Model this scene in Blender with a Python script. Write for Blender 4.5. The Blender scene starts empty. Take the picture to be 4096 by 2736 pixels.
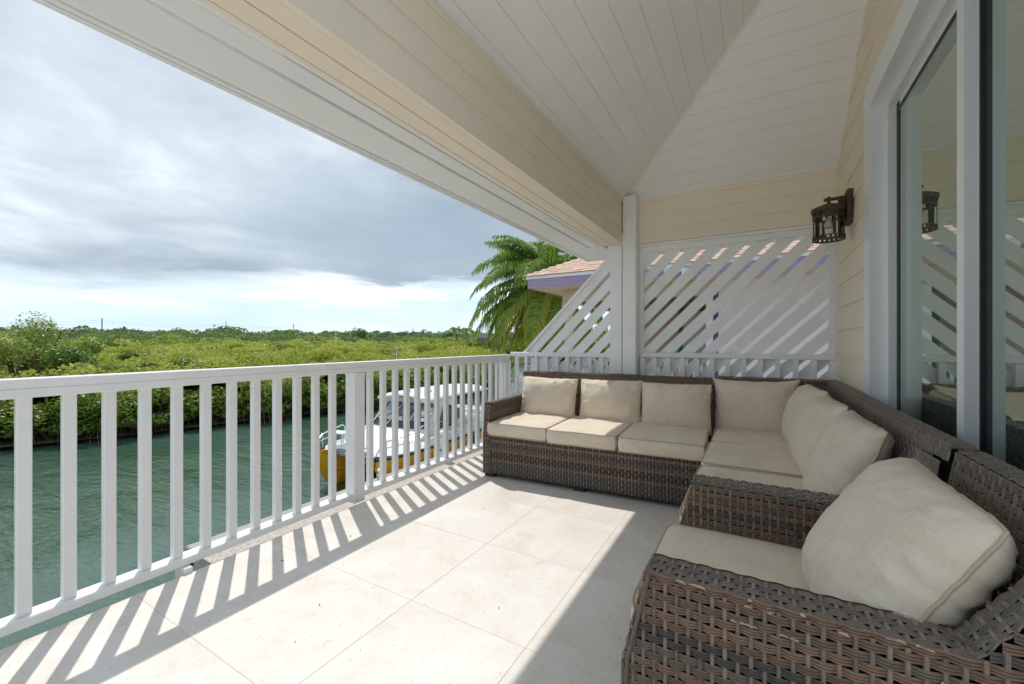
import bpy, math, random
import numpy as np
from mathutils import Vector, Matrix, Euler, noise as mnoise

random.seed(7); rng = np.random.default_rng(7)
SC = bpy.context.scene; COL = SC.collection
R = math.radians

# ------------------------------------------------------------------ camera, sky, sun, exposure
YAW = .5303
cam = bpy.data.cameras.new('camera'); cam.sensor_width = 36; cam.lens = 36*1672/4096
cam.clip_start = .02; cam.clip_end = 9000
co = bpy.data.objects.new('camera', cam); COL.objects.link(co)
co.location = (0, 0, 1.22); co.rotation_euler = (math.pi/2, 0, YAW); SC.camera = co

SUN_DIR = Vector((-.56, .32, 1)).normalized()
SUN_EL = math.asin(SUN_DIR.z); SUN_ROT = math.atan2(SUN_DIR.x, SUN_DIR.y)
sun = bpy.data.lights.new('sun', 'SUN'); sun.energy = 1.5; sun.angle = R(.6); sun.color = (1, .955, .89)
so = bpy.data.objects.new('sun', sun); COL.objects.link(so)
so.rotation_euler = SUN_DIR.to_track_quat('Z', 'Y').to_euler()

SC.view_settings.view_transform = 'Standard'; SC.view_settings.look = 'None'
SC.view_settings.exposure = 1.2; SC.view_settings.gamma = 1
SC.render.engine = 'CYCLES'
SC.cycles.max_bounces = 10; SC.cycles.diffuse_bounces = 7; SC.cycles.glossy_bounces = 4
SC.cycles.transparent_max_bounces = 12; SC.cycles.caustics_reflective = False; SC.cycles.caustics_refractive = False
try: SC.cycles.use_denoising = True
except Exception: pass

class NT:
    """small helper to write node trees"""
    def __init__(s, tree): s.t = tree; s.n = tree.nodes; s.l = tree.links
    def new(s, typ, inp=None, **kw):
        nd = s.n.new(typ)
        for k, v in kw.items(): setattr(nd, k, v)
        for k, v in (inp or {}).items():
            if hasattr(v, 'is_output'): s.l.new(v, nd.inputs[k])
            else: nd.inputs[k].default_value = v
        return nd
    def math(s, op, a, b=0., c=0., clamp=False):
        nd = s.n.new('ShaderNodeMath'); nd.operation = op; nd.use_clamp = clamp
        for i, v in enumerate((a, b, c)):
            if hasattr(v, 'is_output'): s.l.new(v, nd.inputs[i])
            else: nd.inputs[i].default_value = v
        return nd.outputs[0]
    def ramp(s, fac, stops, interp='LINEAR'):
        nd = s.n.new('ShaderNodeValToRGB'); s.l.new(fac, nd.inputs[0]); cr = nd.color_ramp; cr.interpolation = interp
        while len(cr.elements) < len(stops): cr.elements.new(.5)
        for e, (p, c) in zip(cr.elements, stops): e.position = p; e.color = (c if len(c) == 4 else (*c, 1)) if hasattr(c, '__len__') else (c, c, c, 1)
        return nd.outputs[0]
    def mix(s, fac, a, b, typ='MIX'):
        nd = s.n.new('ShaderNodeMix'); nd.data_type = 'RGBA'; nd.blend_type = typ
        for k, v in ((0, fac), (6, a), (7, b)):
            if hasattr(v, 'is_output'): s.l.new(v, nd.inputs[k])
            else: nd.inputs[k].default_value = v if k == 0 else (*v, 1)[:4]
        return nd.outputs[2]
    def noise(s, vec, scale, detail=3, rough=.55, dist=0):
        nd = s.new('ShaderNodeTexNoise', {'Scale': scale, 'Detail': detail, 'Roughness': rough, 'Distortion': dist})
        if vec is not None: s.l.new(vec, nd.inputs['Vector'])
        return nd.outputs[0]
    def smooth(s, x, a, b):
        nd = s.n.new('ShaderNodeMapRange'); nd.interpolation_type = 'SMOOTHSTEP'
        s.l.new(x, nd.inputs[0]); nd.inputs[1].default_value = a; nd.inputs[2].default_value = b
        return nd.outputs[0]

world = bpy.data.worlds.new('World'); SC.world = world; world.use_nodes = True
w = NT(world.node_tree); w.n.clear()
sky = w.new('ShaderNodeTexSky', sky_type='NISHITA', sun_disc=False, sun_elevation=SUN_EL, sun_rotation=SUN_ROT, altitude=0, air_density=1.0, dust_density=2.0, ozone_density=1.0)
bg1 = w.new('ShaderNodeBackground', {'Color': sky.outputs[0], 'Strength': .085})
tc = w.new('ShaderNodeTexCoord')
sep = w.new('ShaderNodeSeparateXYZ', {0: tc.outputs['Generated']})
X, Y, Z = sep.outputs
zc = w.math('MAXIMUM', Z, 0.0)
den = w.math('ADD', zc, .16)
px = w.math('DIVIDE', X, den); py = w.math('DIVIDE', Y, den)
pv = w.new('ShaderNodeCombineXYZ', {0: px, 1: py, 2: 0.0}).outputs[0]
n1 = w.noise(pv, .85, 6, .52, .35)
n2 = w.noise(pv, 2.6, 7, .58, .3)
hz = w.math('SQRT', w.math('ADD', w.math('MULTIPLY', X, X), w.math('MULTIPLY', Y, Y)))
el = w.math('ARCTAN2', Z, hz)                                   # elevation, radians
az = w.math('ARCTAN2', Y, w.math('MULTIPLY', X, -1.0))           # 0 = -X, pi/2 = +Y
sv = w.new('ShaderNodeCombineXYZ', {0: w.math('MULTIPLY', az, 1.0), 1: w.math('MULTIPLY', el, 6.0), 2: .3}).outputs[0]
n3 = w.noise(sv, 3.0, 6, .58, .25)                              # streaky low layer
n4 = w.noise(sv, 1.3, 4, .5, .2)
wob = w.math('MULTIPLY', w.math('SUBTRACT', n3, .5), .15)
elw = w.math('ADD', el, wob)
wob2 = w.math('MULTIPLY', w.math('SUBTRACT', n4, .5), .10)
# grey deck: light and dark mottling
deck = w.ramp(w.math('ADD', w.math('MULTIPLY', n1, .78), w.math('MULTIPLY', n2, .22)),
              [(.36, (.20, .245, .295)), (.47, (.285, .335, .38)), (.56, (.38, .43, .47)), (.68, (.57, .615, .64))])
# a long dark flat-bottomed cloud bank above the horizon
dm = w.math('MULTIPLY', w.smooth(w.math('ADD', elw, w.math('MULTIPLY', w.math('SUBTRACT', az, .95), .03)), .122, .150), w.math('SUBTRACT', 1.0, w.smooth(w.math('ADD', el, w.math('MULTIPLY', wob, 1.7)), .22, .50)))
dm = w.math('MULTIPLY', dm, w.smooth(w.math('ADD', az, w.math('MULTIPLY', wob, 2.0)), .36, .66))
c1 = w.mix(w.math('MULTIPLY', dm, .80), deck, (.195, .245, .300))
# bright white rim clouds under it
br = w.math('MULTIPLY', w.smooth(w.math('ADD', el, w.math('MULTIPLY', wob, .55)), .062, .088), w.math('SUBTRACT', 1.0, w.smooth(elw, .118, .142)))
br = w.math('MULTIPLY', br, w.smooth(n3, .36, .56))
br = w.math('MULTIPLY', br, w.smooth(az, .30, .50))
# pale clear strip near the horizon
low = w.math('SUBTRACT', 1.0, w.smooth(w.math('ADD', elw, wob2), .10, .150))
strip = w.ramp(w.math('ADD', w.math('MULTIPLY', n3, .8), w.math('MULTIPLY', el, 1.0)), [(.30, (.38, .49, .585)), (.50, (.45, .545, .625)), (.66, (.57, .645, .70))])
c2 = w.mix(low, c1, strip)
c3 = w.mix(w.math('MULTIPLY', br, .9), c2, (.74, .78, .80))
hzf = w.math('SUBTRACT', 1.0, w.smooth(el, -.01, .05))
c4 = w.mix(w.math('MULTIPLY', hzf, .7), c3, (.50, .595, .66))
bg2 = w.new('ShaderNodeBackground', {'Color': c4, 'Strength': .82})
mx = w.new('ShaderNodeMixShader', {0: .93, 1: bg1.outputs[0], 2: bg2.outputs[0]})
wo = w.new('ShaderNodeOutputWorld', {0: mx.outputs[0]})

# ------------------------------------------------------------------ materials
def mat(name, col=(.8, .8, .8), rough=.5, spec=.5, metal=0., vary=0., vscale=3., bump=0., bscale=60., coat=0., fn=None, attr=None):
    m = bpy.data.materials.new(name); m.use_nodes = True; t = NT(m.node_tree); t.n.clear()
    p = t.new('ShaderNodeBsdfPrincipled', {'Roughness': rough, 'Metallic': metal, 'Specular IOR Level': spec, 'Coat Weight': coat})
    p.inputs['Base Color'].default_value = (*col, 1)
    out = t.new('ShaderNodeOutputMaterial', {0: p.outputs[0]})
    tcn = t.new('ShaderNodeTexCoord'); ov = tcn.outputs['Object']
    base = None
    if attr:
        a = t.new('ShaderNodeVertexColor', layer_name=attr); base = a.outputs[0]
    if vary:
        n = t.noise(ov, vscale, 5, .6)
        dark = tuple(c*(1-vary) for c in col); lite = tuple(min(1, c*(1+vary*.6)) for c in col)
        if base is None: base = t.mix(t.ramp(n, [(.3, 0.), (.7, 1.)]), dark, lite)
        else: base = t.mix(1., base, t.ramp(n, [(.3, 1-vary), (.7, 1.)]), 'MULTIPLY')
    if base is not None: t.l.new(base, p.inputs['Base Color'])
    if bump:
        b = t.new('ShaderNodeBump', {'Strength': bump, 'Distance': .01, 'Height': t.noise(ov, bscale, 4, .6)})
        t.l.new(b.outputs[0], p.inputs['Normal'])
    if fn: fn(t, p, ov, out)
    return m
M = {}
def woodpaint(t, p, ov, out):
    mp = t.new('ShaderNodeMapping', {0: ov, 3: (60, 60, 3)})
    b = t.new('ShaderNodeBump', {'Strength': .12, 'Distance': .004, 'Height': t.noise(mp.outputs[0], 4, 4, .6)})
    t.l.new(b.outputs[0], p.inputs['Normal'])
M['white'] = mat('white_paint', (.83, .835, .835), .42, .4, vary=.05, vscale=5, fn=woodpaint)
M['trim'] = mat('white_trim_paint', (.80, .81, .81), .38, .4, vary=.02, vscale=4)
M['ceil'] = mat('ceiling_paint', (.85, .84, .82), .5, .3, vary=.03, vscale=1.3)
M['tan'] = mat('cream_siding_paint', (.82, .735, .60), .5, .3, vary=.035, vscale=2.2, bump=.05, bscale=90)
M['vinyl'] = mat('white_vinyl_frame', (.80, .82, .82), .3, .5)
M['gasket'] = mat('black_rubber_gasket', (.012, .014, .015), .5, .4)
M['grout'] = mat('beige_grout', (.58, .53, .46), .9, .2)
M['conc'] = mat('coarse_concrete', (.42, .40, .37), .95, .2, vary=.35, vscale=40, bump=.6, bscale=80)
def tile(t, p, ov, out):
    oi = t.new('ShaderNodeObjectInfo')
    v = t.new('ShaderNodeVectorMath', {0: ov, 1: t.new('ShaderNodeVectorMath', {0: oi.outputs['Location'], 1: (3.1, 1.7, .9)}, operation='MULTIPLY').outputs[0]}, operation='ADD').outputs[0]
    n = t.noise(v, 2.6, 8, .68, .6); f = t.noise(v, 26, 6, .7, 1.6)
    mp = t.new('ShaderNodeMapping', {0: v, 2: (0, 0, .7), 3: (16, 60, 1)}); vein = t.noise(mp.outputs[0], 1.0, 5, .7, 1.0)
    c = t.ramp(n, [(.33, (.625, .57, .52)), (.48, (.69, .65, .605)), (.62, (.73, .705, .675))])
    c = t.mix(t.math('MULTIPLY', t.smooth(f, .55, .72), .60), c, (.47, .385, .315))
    c = t.mix(t.math('MULTIPLY', t.smooth(vein, .58, .72), .40), c, (.50, .41, .33))
    pit = t.noise(v, 9, 3, .6); c = t.mix(t.math('MULTIPLY', t.smooth(pit, .70, .78), .22), c, (.46, .33, .25))
    hue = t.math('MULTIPLY', oi.outputs['Random'], .10); c = t.mix(hue, c, (.60, .50, .40))
    t.l.new(c, p.inputs['Base Color'])
    t.l.new(t.ramp(f, [(.35, .40), (.7, .62)]), p.inputs['Roughness'])
    b = t.new('ShaderNodeBump', {'Strength': .25, 'Distance': .0015, 'Height': f}); t.l.new(b.outputs[0], p.inputs['Normal'])
M['tile'] = mat('travertine_tile', (.65, .6, .54), .5, .35, fn=tile)
def fabric(t, p, ov, out):
    w1 = t.new('ShaderNodeTexWave', {'Vector': ov, 'Scale': 210., 'Distortion': 1.6, 'Detail': 1.}, bands_direction='X').outputs[1]
    w2 = t.new('ShaderNodeTexWave', {'Vector': ov, 'Scale': 210., 'Distortion': 1.6, 'Detail': 1.}, bands_direction='Y').outputs[1]
    slub = t.new('ShaderNodeMapping', {0: ov, 3: (8, 190, 40)}); sl = t.noise(slub.outputs[0], 1.0, 3, .6)
    slub2 = t.new('ShaderNodeMapping', {0: ov, 3: (190, 8, 40)}); sl2 = t.noise(slub2.outputs[0], 1.0, 3, .6)
    h = t.math('ADD', t.math('MULTIPLY', t.math('ADD', w1, w2), .5), t.math('ADD', sl, sl2))
    n = t.noise(ov, 4, 4, .6)
    c = t.ramp(n, [(.3, (.69, .595, .475)), (.7, (.755, .665, .54))])
    c = t.mix(t.math('MULTIPLY', t.smooth(sl, .46, .70), .22), c, (.48, .40, .305))
    c = t.mix(t.math('MULTIPLY', t.smooth(sl2, .46, .70), .20), c, (.50, .42, .32))
    t.l.new(c, p.inputs['Base Color'])
    b = t.new('ShaderNodeBump', {'Strength': .35, 'Distance': .0012, 'Height': h})
    wr = t.noise(ov, 7, 3, .5, .8)
    b2 = t.new('ShaderNodeBump', {'Strength': .25, 'Distance': .02, 'Height': wr, 'Normal': b.outputs[0]})
    t.l.new(b2.outputs[0], p.inputs['Normal'])
    p.inputs['Sheen Weight'].default_value = .15
M['fabric'] = mat('beige_cushion_fabric', (.64, .56, .45), .9, .15, fn=fabric)
M['piping'] = mat('cushion_piping', (.52, .42, .31), .9, .15, bump=.3, bscale=300)
def wick(t, p, ov, out):
    mp = t.new('ShaderNodeMapping', {0: ov, 3: (25, 25, 25)}); n = t.noise(mp.outputs[0], 3, 4, .65)
    a = t.new('ShaderNodeVertexColor', layer_name='Col').outputs[0]
    c = t.mix(1., a, t.ramp(n, [(.25, .72), (.7, 1.22)]), 'MULTIPLY')
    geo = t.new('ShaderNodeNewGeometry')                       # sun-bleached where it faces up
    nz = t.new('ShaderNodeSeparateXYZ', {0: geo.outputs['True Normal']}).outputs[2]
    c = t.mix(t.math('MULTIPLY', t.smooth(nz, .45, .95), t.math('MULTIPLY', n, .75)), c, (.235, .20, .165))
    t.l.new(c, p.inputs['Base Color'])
    b = t.new('ShaderNodeBump', {'Strength': .3, 'Distance': .001, 'Height': t.noise(ov, 400, 2, .6)}); t.l.new(b.outputs[0], p.inputs['Normal'])
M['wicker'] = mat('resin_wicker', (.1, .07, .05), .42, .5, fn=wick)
M['core'] = mat('dark_hollow_fill', (.012, .010, .009), .8, .2)  # near-black filler blocks, colour stands in for shade inside the hollow weave
M['foot'] = mat('black_plastic_foot', (.02, .025, .025), .5, .4)
M['bronze'] = mat('weathered_bronze', (.095, .060, .036), .55, .5, metal=.35, vary=.45, vscale=40, bump=.35, bscale=160)
def lglass(t, p, ov, out):
    g = t.new('ShaderNodeBsdfGlossy', {'Color': (1, 1, .97, 1), 'Roughness': .03}); tr = t.new('ShaderNodeBsdfTransparent', {0: (.93, .92, .86, 1)})
    fr = t.new('ShaderNodeFresnel', {0: 1.5})
    s = t.new('ShaderNodeMixShader', {0: fr.outputs[0], 1: tr.outputs[0], 2: g.outputs[0]}); t.l.new(s.outputs[0], out.inputs[0])
M['lampglass'] = mat('clear_lantern_glass', fn=lglass)
def frost(t, p, ov, out): p.inputs['Transmission Weight'].default_value = .6
M['bulb'] = mat('frosted_bulb', (.85, .85, .8), .25, .5, fn=frost)
def pane(t, p, ov, out):
    g = t.new('ShaderNodeBsdfGlossy', {'Color': (.88, .97, .90, 1), 'Roughness': .004})
    d = t.new('ShaderNodeBsdfDiffuse', {0: (.09, .12, .10, 1)})
    lw = t.new('ShaderNodeFresnel', {0: 2.1})
    f = t.math('ADD', t.math('MULTIPLY', lw.outputs[0], .65), .45, clamp=True)
    s = t.new('ShaderNodeMixShader', {0: f, 1: d.outputs[0], 2: g.outputs[0]}); t.l.new(s.outputs[0], out.inputs[0])
M['pane'] = mat('tinted_window_glass', fn=pane)
def water(t, p, ov, out):
    mp = t.new('ShaderNodeMapping', {0: ov, 2: (0, 0, .5), 3: (.45, 1.5, 1)}); a = t.noise(mp.outputs[0], .9, 4, .55, .7)
    mp2 = t.new('ShaderNodeMapping', {0: ov, 2: (0, 0, .35), 3: (2.2, 5.5, 1)}); b = t.noise(mp2.outputs[0], 1.6, 4, .6, .6)
    h = t.math('ADD', t.math('MULTIPLY', a, .85), t.math('MULTIPLY', b, .16))
    bp = t.new('ShaderNodeBump', {'Strength': t.ramp(t.noise(ov, .16, 3, .55, .8), [(.38, .45), (.62, 1.)]), 'Distance': .27, 'Height': h}); t.l.new(bp.outputs[0], p.inputs['Normal'])
    big = t.noise(ov, .12, 3, .5, .5)
    c = t.ramp(big, [(.38, (.034, .084, .042)), (.62, (.066, .122, .098))]); t.l.new(c, p.inputs['Base Color'])
    p.inputs['IOR'].default_value = 1.36
M['water'] = mat('canal_water', (.03, .08, .06), .06, .6, fn=water)
def leafm(name, cols, trans=.35, rough=.42, spec=.5):
    def f(t, p, ov, out):
        a = t.new('ShaderNodeVertexColor', layer_name='Col').outputs[0]
        s = t.new('ShaderNodeSeparateColor', {0: a}).outputs[0]
        c = t.ramp(s, cols); t.l.new(c, p.inputs['Base Color'])
        tl = t.new('ShaderNodeBsdfTranslucent', {0: t.mix(.5, c, (.20, .30, .02))})
        ms = t.new('ShaderNodeMixShader', {0: trans, 1: p.outputs[0], 2: tl.outputs[0]}); t.l.new(ms.outputs[0], out.inputs[0])
    return mat(name, (.1, .2, .03), rough, spec, fn=f)
M['mangrove'] = leafm('mangrove_leaf', [(0, (.05, .11, .03)), (.45, (.14, .25, .04)), (.8, (.30, .40, .055)), (.965, (.40, .46, .07)), (1, (.60, .28, .02))], .4)
M['field'] = leafm('mangrove_field_leaf', [(0, (.11, .18, .035)), (.35, (.31, .38, .055)), (.75, (.54, .58, .10)), (.96, (.62, .64, .20)), (1, (.60, .36, .05))], .45, .6, .2)
M['fardark'] = leafm('distant_tree_leaf', [(0, (.11, .17, .09)), (.5, (.20, .28, .12)), (1, (.32, .39, .16))], .25, .8, .1)
M['bluetree'] = leafm('dark_distant_leaf', [(0, (.06, .11, .09)), (.5, (.11, .175, .135)), (1, (.18, .26, .18))], .2, .8, .1)
M['youngtree'] = leafm('light_tree_leaf', [(0, (.12, .20, .05)), (.5, (.25, .34, .07)), (1, (.42, .48, .12))], .35)
M['palm'] = leafm('palm_leaflet', [(0, (.08, .18, .045)), (.45, (.23, .38, .08)), (.68, (.44, .47, .08)), (.86, (.62, .46, .05)), (1, (.62, .32, .04))], .42, .5, .22)
M['rachis'] = mat('palm_rachis', (.30, .30, .07), .5, .4)
M['bark'] = mat('palm_bark', (.20, .165, .13), .9, .2, vary=.4, vscale=14, bump=.7, bscale=40)
M['root'] = mat('mangrove_root', (.16, .095, .07), .9, .2, vary=.4, vscale=8)
M['coco'] = mat('coconut_husk', (.34, .22, .04), .6, .3, vary=.35, vscale=6)
M['soil'] = mat('dark_soil', (.10, .105, .05), .95, .2, vary=.4, vscale=.7)
M['underleaf'] = mat('dark_canopy_fill', (.06, .10, .02), .9, .1, vary=.5, vscale=1.2)  # kept dark to stand in for the shade between crowns
M['gravel'] = mat('pale_gravel', (.50, .46, .41), .95, .2, vary=.45, vscale=22, bump=.8, bscale=30)
M['yellow'] = mat('yellow_gelcoat', (.92, .47, .02), .28, .5, vary=.06, vscale=2, coat=.3)
M['boatwhite'] = mat('white_gelcoat', (.78, .80, .82), .3, .5, vary=.04, vscale=1.5, coat=.2)
M['navy'] = mat('navy_rubber', (.018, .024, .045), .5, .4)
M['steel'] = mat('stainless_tube', (.75, .77, .80), .25, .5, metal=.7)
def vinyl(t, p, ov, out):
    tr = t.new('ShaderNodeBsdfTransparent', {0: (.62, .72, .78, 1)}); g = t.new('ShaderNodeBsdfGlossy', {0: (.9, .95, 1, 1), 'Roughness': .12}); d = t.new('ShaderNodeBsdfDiffuse', {0: (.55, .62, .68, 1)})
    s1 = t.new('ShaderNodeMixShader', {0: .28, 1: tr.outputs[0], 2: g.outputs[0]})
    s = t.new('ShaderNodeMixShader', {0: t.smooth(t.noise(ov, 2.5, 4, .6, 1.), .5, .8), 1: s1.outputs[0], 2: d.outputs[0]}); t.l.new(s.outputs[0], out.inputs[0])
M['clearvinyl'] = mat('clear_vinyl_screen', fn=vinyl)
M['darkglass'] = mat('dark_boat_glass', (.02, .03, .04), .08, .6)
M['grey'] = mat('grey_canvas', (.35, .35, .36), .8, .2, vary=.3, vscale=20)
M['rope'] = mat('pale_rope', (.60, .57, .50), .9, .2)
M['black'] = mat('black_antifoul', (.012, .012, .014), .6, .3)
M['shingle'] = mat('peach_shingle', (.64, .46, .375), .95, .1, vary=.16, vscale=5, bump=.5, bscale=160)
def purple(t, p, ov, out):
    mp = t.new('ShaderNodeMapping', {0: ov, 3: (1.2, 20, 26)}); n = t.noise(mp.outputs[0], 1.4, 5, .65, .6)
    t.l.new(t.ramp(n, [(.3, (.30, .19, .36)), (.5, (.38, .31, .46)), (.68, (.45, .40, .52))]), p.inputs['Base Color'])
M['purple'] = mat('faded_purple_paint', (.36, .27, .47), .7, .2, fn=purple)
M['dpurple'] = mat('deep_purple_paint', (.17, .055, .20), .6, .3)
M['lavender'] = mat('lavender_stucco', (.78, .74, .78), .9, .1, vary=.04, vscale=2)
M['soffit'] = mat('cream_soffit', (.62, .53, .41), .6, .2, vary=.05, vscale=3)
M['brownwood'] = mat('stained_wood', (.36, .24, .16), .7, .2, vary=.3, vscale=8)
M['pinkwood'] = mat('pink_beige_paint', (.66, .52, .44), .7, .2)
M['green'] = mat('green_paint', (.08, .30, .10), .6, .3)
M['teal'] = mat('teal_canvas', (.03, .35, .40), .7, .2)
M['roofgrey'] = mat('grey_roof_sheet', (.33, .37, .42), .6, .3, vary=.1, vscale=.4)
M['roofblue'] = mat('blue_grey_roof', (.12, .20, .30), .6, .3, vary=.1, vscale=.4)
M['roofbrown'] = mat('brown_grey_roof', (.20, .18, .19), .8, .2, vary=.15, vscale=.6)
M['housewall'] = mat('pale_house_wall', (.55, .60, .62), .9, .1)
M['tealwall'] = mat('turquoise_wall', (.12, .45, .47), .9, .1)
M['pole'] = mat('grey_wood_pole', (.13, .13, .14), .9, .1)
M['wire'] = mat('thin_wire', (.25, .28, .32), .8, .1)
M['debris'] = mat('dry_leaf_bit', (.10, .055, .03), .9, .1)

# ------------------------------------------------------------------ mesh helpers
class MB:
    def __init__(s): s.v = []; s.f = []; s.c = []; s.m = []; s.n = 0
    def add(s, V, F, col=(1, 1, 1), mi=0):
        V = np.asarray(V, float).reshape(-1, 3); F = [np.asarray(F, int)] if not isinstance(F, list) else [np.atleast_2d(np.asarray(f, int)) for f in F]
        col = np.asarray(col, float)
        if col.ndim == 1: col = np.tile(col, (len(V), 1))
        s.v.append(V); s.c.append(col)
        for f in F:
            if len(f): s.f.append(f+s.n); s.m.append(mi)
        s.n += len(V); return s
    def box(s, a, b, ch=0., col=(1, 1, 1), mi=0):
        a = np.asarray(a, float); b = np.asarray(b, float); lo = np.minimum(a, b); hi = np.maximum(a, b)
        return s.obox((lo+hi)/2, hi-lo, None, ch, col, mi)
    def obox(s, c, size, rot=None, ch=0., col=(1, 1, 1), mi=0):
        h = np.asarray(size, float)/2; ch = min(ch, .45*h.min()*2)
        V, F = cbox(h, ch)
        if rot is not None: V = V @ np.asarray(rot, float).T
        return s.add(V+np.asarray(c, float), F, col, mi)
    def prism(s, poly, axis, a, b, col=(1, 1, 1), mi=0):
        """poly: 2D points in the other two axes (cyclic order), extruded along axis from a to b"""
        n = len(poly); V = []
        for t in (a, b):
            for p, q in poly:
                V.append({'x': (t, p, q), 'y': (p, t, q), 'z': (p, q, t)}[axis])
        i = np.arange(n); j = (i+1) % n
        return s.add(V, [np.stack([i, j, j+n, i+n], 1), np.array([list(range(n))]), np.array([list(range(2*n-1, n-1, -1))])], col, mi)
    def tube(s, pts, r, seg=8, col=(1, 1, 1), closed=False, mi=0, cap=True):
        P = np.asarray(pts, float); n = len(P); r = np.broadcast_to(np.asarray(r, float), (n,))
        T = np.gradient(P, axis=0) if not closed else np.roll(P, -1, 0)-np.roll(P, 1, 0)
        T /= np.linalg.norm(T, axis=1)[:, None]+1e-12
        ref = np.array([0, 0, 1.]) if abs(T[:, 2]).mean() < .9 else np.array([1., 0, 0])
        A = np.cross(T, ref); A /= np.linalg.norm(A, axis=1)[:, None]+1e-12; B = np.cross(T, A)
        th = np.linspace(0, 2*np.pi, seg, endpoint=False)
        V = P[:, None]+r[:, None, None]*(np.cos(th)[None, :, None]*A[:, None]+np.sin(th)[None, :, None]*B[:, None])
        m = n if closed else n-1
        i, k = np.meshgrid(np.arange(m), np.arange(seg), indexing='ij'); i2 = (i+1) % n; k2 = (k+1) % seg
        F = [np.stack([i*seg+k, i2*seg+k, i2*seg+k2, i*seg+k2], -1).reshape(-1, 4)]
        if cap and not closed: F += [np.array([list(range(seg))]), np.array([[(n-1)*seg+q for q in range(seg-1, -1, -1)]])]
        return s.add(V.reshape(-1, 3), F, col, mi)
    def lathe(s, prof, c=(0, 0, 0), seg=24, col=(1, 1, 1), mi=0):
        prof = np.asarray(prof, float); n = len(prof); th = np.linspace(0, 2*np.pi, seg, endpoint=False)
        V = np.stack([prof[:, 0, None]*np.cos(th), prof[:, 0, None]*np.sin(th), np.repeat(prof[:, 1, None], seg, 1)], -1)+np.asarray(c, float)
        i, k = np.meshgrid(np.arange(n-1), np.arange(seg), indexing='ij'); k2 = (k+1) % seg
        return s.add(V.reshape(-1, 3), np.stack([i*seg+k, i*seg+k2, (i+1)*seg+k2, (i+1)*seg+k], -1).reshape(-1, 4), col, mi)
    def grid(s, P, col=(1, 1, 1), mi=0, wrap=False):
        n, m = P.shape[:2]; mm = m if wrap else m-1
        i, k = np.meshgrid(np.arange(n-1), np.arange(mm), indexing='ij'); k2 = (k+1) % m
        c = col if np.asarray(col).ndim == 1 else np.asarray(col).reshape(-1, 3)
        return s.add(P.reshape(-1, 3), np.stack([i*m+k, i*m+k2, (i+1)*m+k2, (i+1)*m+k], -1).reshape(-1, 4), c, mi)
    def mesh(s, name, off=(0, 0, 0), smooth=False, color=False):
        me = bpy.data.meshes.new(name)
        V = np.concatenate(s.v)-np.asarray(off, float); me.vertices.add(len(V)); me.vertices.foreach_set('co', V.ravel().astype(np.float32))
        tot = np.concatenate([np.full(len(f), f.shape[1]) for f in s.f]); lv = np.concatenate([f.ravel() for f in s.f])
        mi = np.concatenate([np.full(len(f), m) for f, m in zip(s.f, s.m)])
        me.loops.add(len(lv)); me.loops.foreach_set('vertex_index', lv.astype(np.int32))
        me.polygons.add(len(tot)); me.polygons.foreach_set('loop_start', np.concatenate([[0], np.cumsum(tot)[:-1]]).astype(np.int32))
        try: me.polygons.foreach_set('loop_total', tot.astype(np.int32))
        except Exception: pass
        me.polygons.foreach_set('material_index', mi.astype(np.int32))
        me.polygons.foreach_set('use_smooth', np.full(len(tot), bool(smooth)))
        if color:
            C = np.concatenate(s.c); at = me.color_attributes.new('Col', 'FLOAT_COLOR', 'POINT')
            at.data.foreach_set('color', np.concatenate([C, np.ones((len(C), 1))], 1).ravel().astype(np.float32))
        me.update(calc_edges=True); return me
_T = {}
def _tmpl():
    S = np.array([[x, y, z] for x in (-1, 1) for y in (-1, 1) for z in (-1, 1)], float); idx = lambda c, a: c*3+a
    quads = []; tris = []
    cid = lambda s: int((s[0] > 0)*4+(s[1] > 0)*2+(s[2] > 0))
    for a in range(3):
        b, c = (a+1) % 3, (a+2) % 3
        for sg in (-1, 1):
            q = []
            for sb, scc in ((-1, -1), (1, -1), (1, 1), (-1, 1)):
                v = [0, 0, 0]; v[a] = sg; v[b] = sb; v[c] = scc; q.append(idx(cid(v), a))
            quads.append((q, [sg if k == a else 0 for k in range(3)]))
        for sa in (-1, 1):
            for sb in (-1, 1):
                v0 = [0, 0, 0]; v0[a] = sa; v0[b] = sb; v0[c] = -1; v1 = list(v0); v1[c] = 1
                quads.append(([idx(cid(v0), a), idx(cid(v1), a), idx(cid(v1), b), idx(cid(v0), b)], [sa if k == a else sb if k == b else 0 for k in range(3)]))
    for i in range(8): tris.append(([i*3, i*3+1, i*3+2], list(S[i])))
    return S, quads, tris
_S, _Q, _TR = _tmpl()
def _cv(h, ch):
    V = np.zeros((24, 3))
    for i in range(8):
        for a in range(3):
            e = h-ch; e = e.copy(); e[a] = h[a]; V[i*3+a] = _S[i]*e
    return V
_V1 = _cv(np.ones(3), .2)
def _orient(F):
    o = []
    for q, nrm in F:
        p = _V1[q]; nn = np.cross(p[1]-p[0], p[2]-p[0]); o.append(q if nn@np.array(nrm) > 0 else q[::-1])
    return np.array(o)
_QO = _orient(_Q); _TO = _orient(_TR)
_B8 = np.array([[0, 1, 3, 2], [4, 6, 7, 5], [0, 4, 5, 1], [2, 3, 7, 6], [0, 2, 6, 4], [1, 5, 7, 3]])
def cbox(h, ch):
    if ch <= 0: return _S*h, [_B8]
    return _cv(h, ch), [_QO, _TO]

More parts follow.
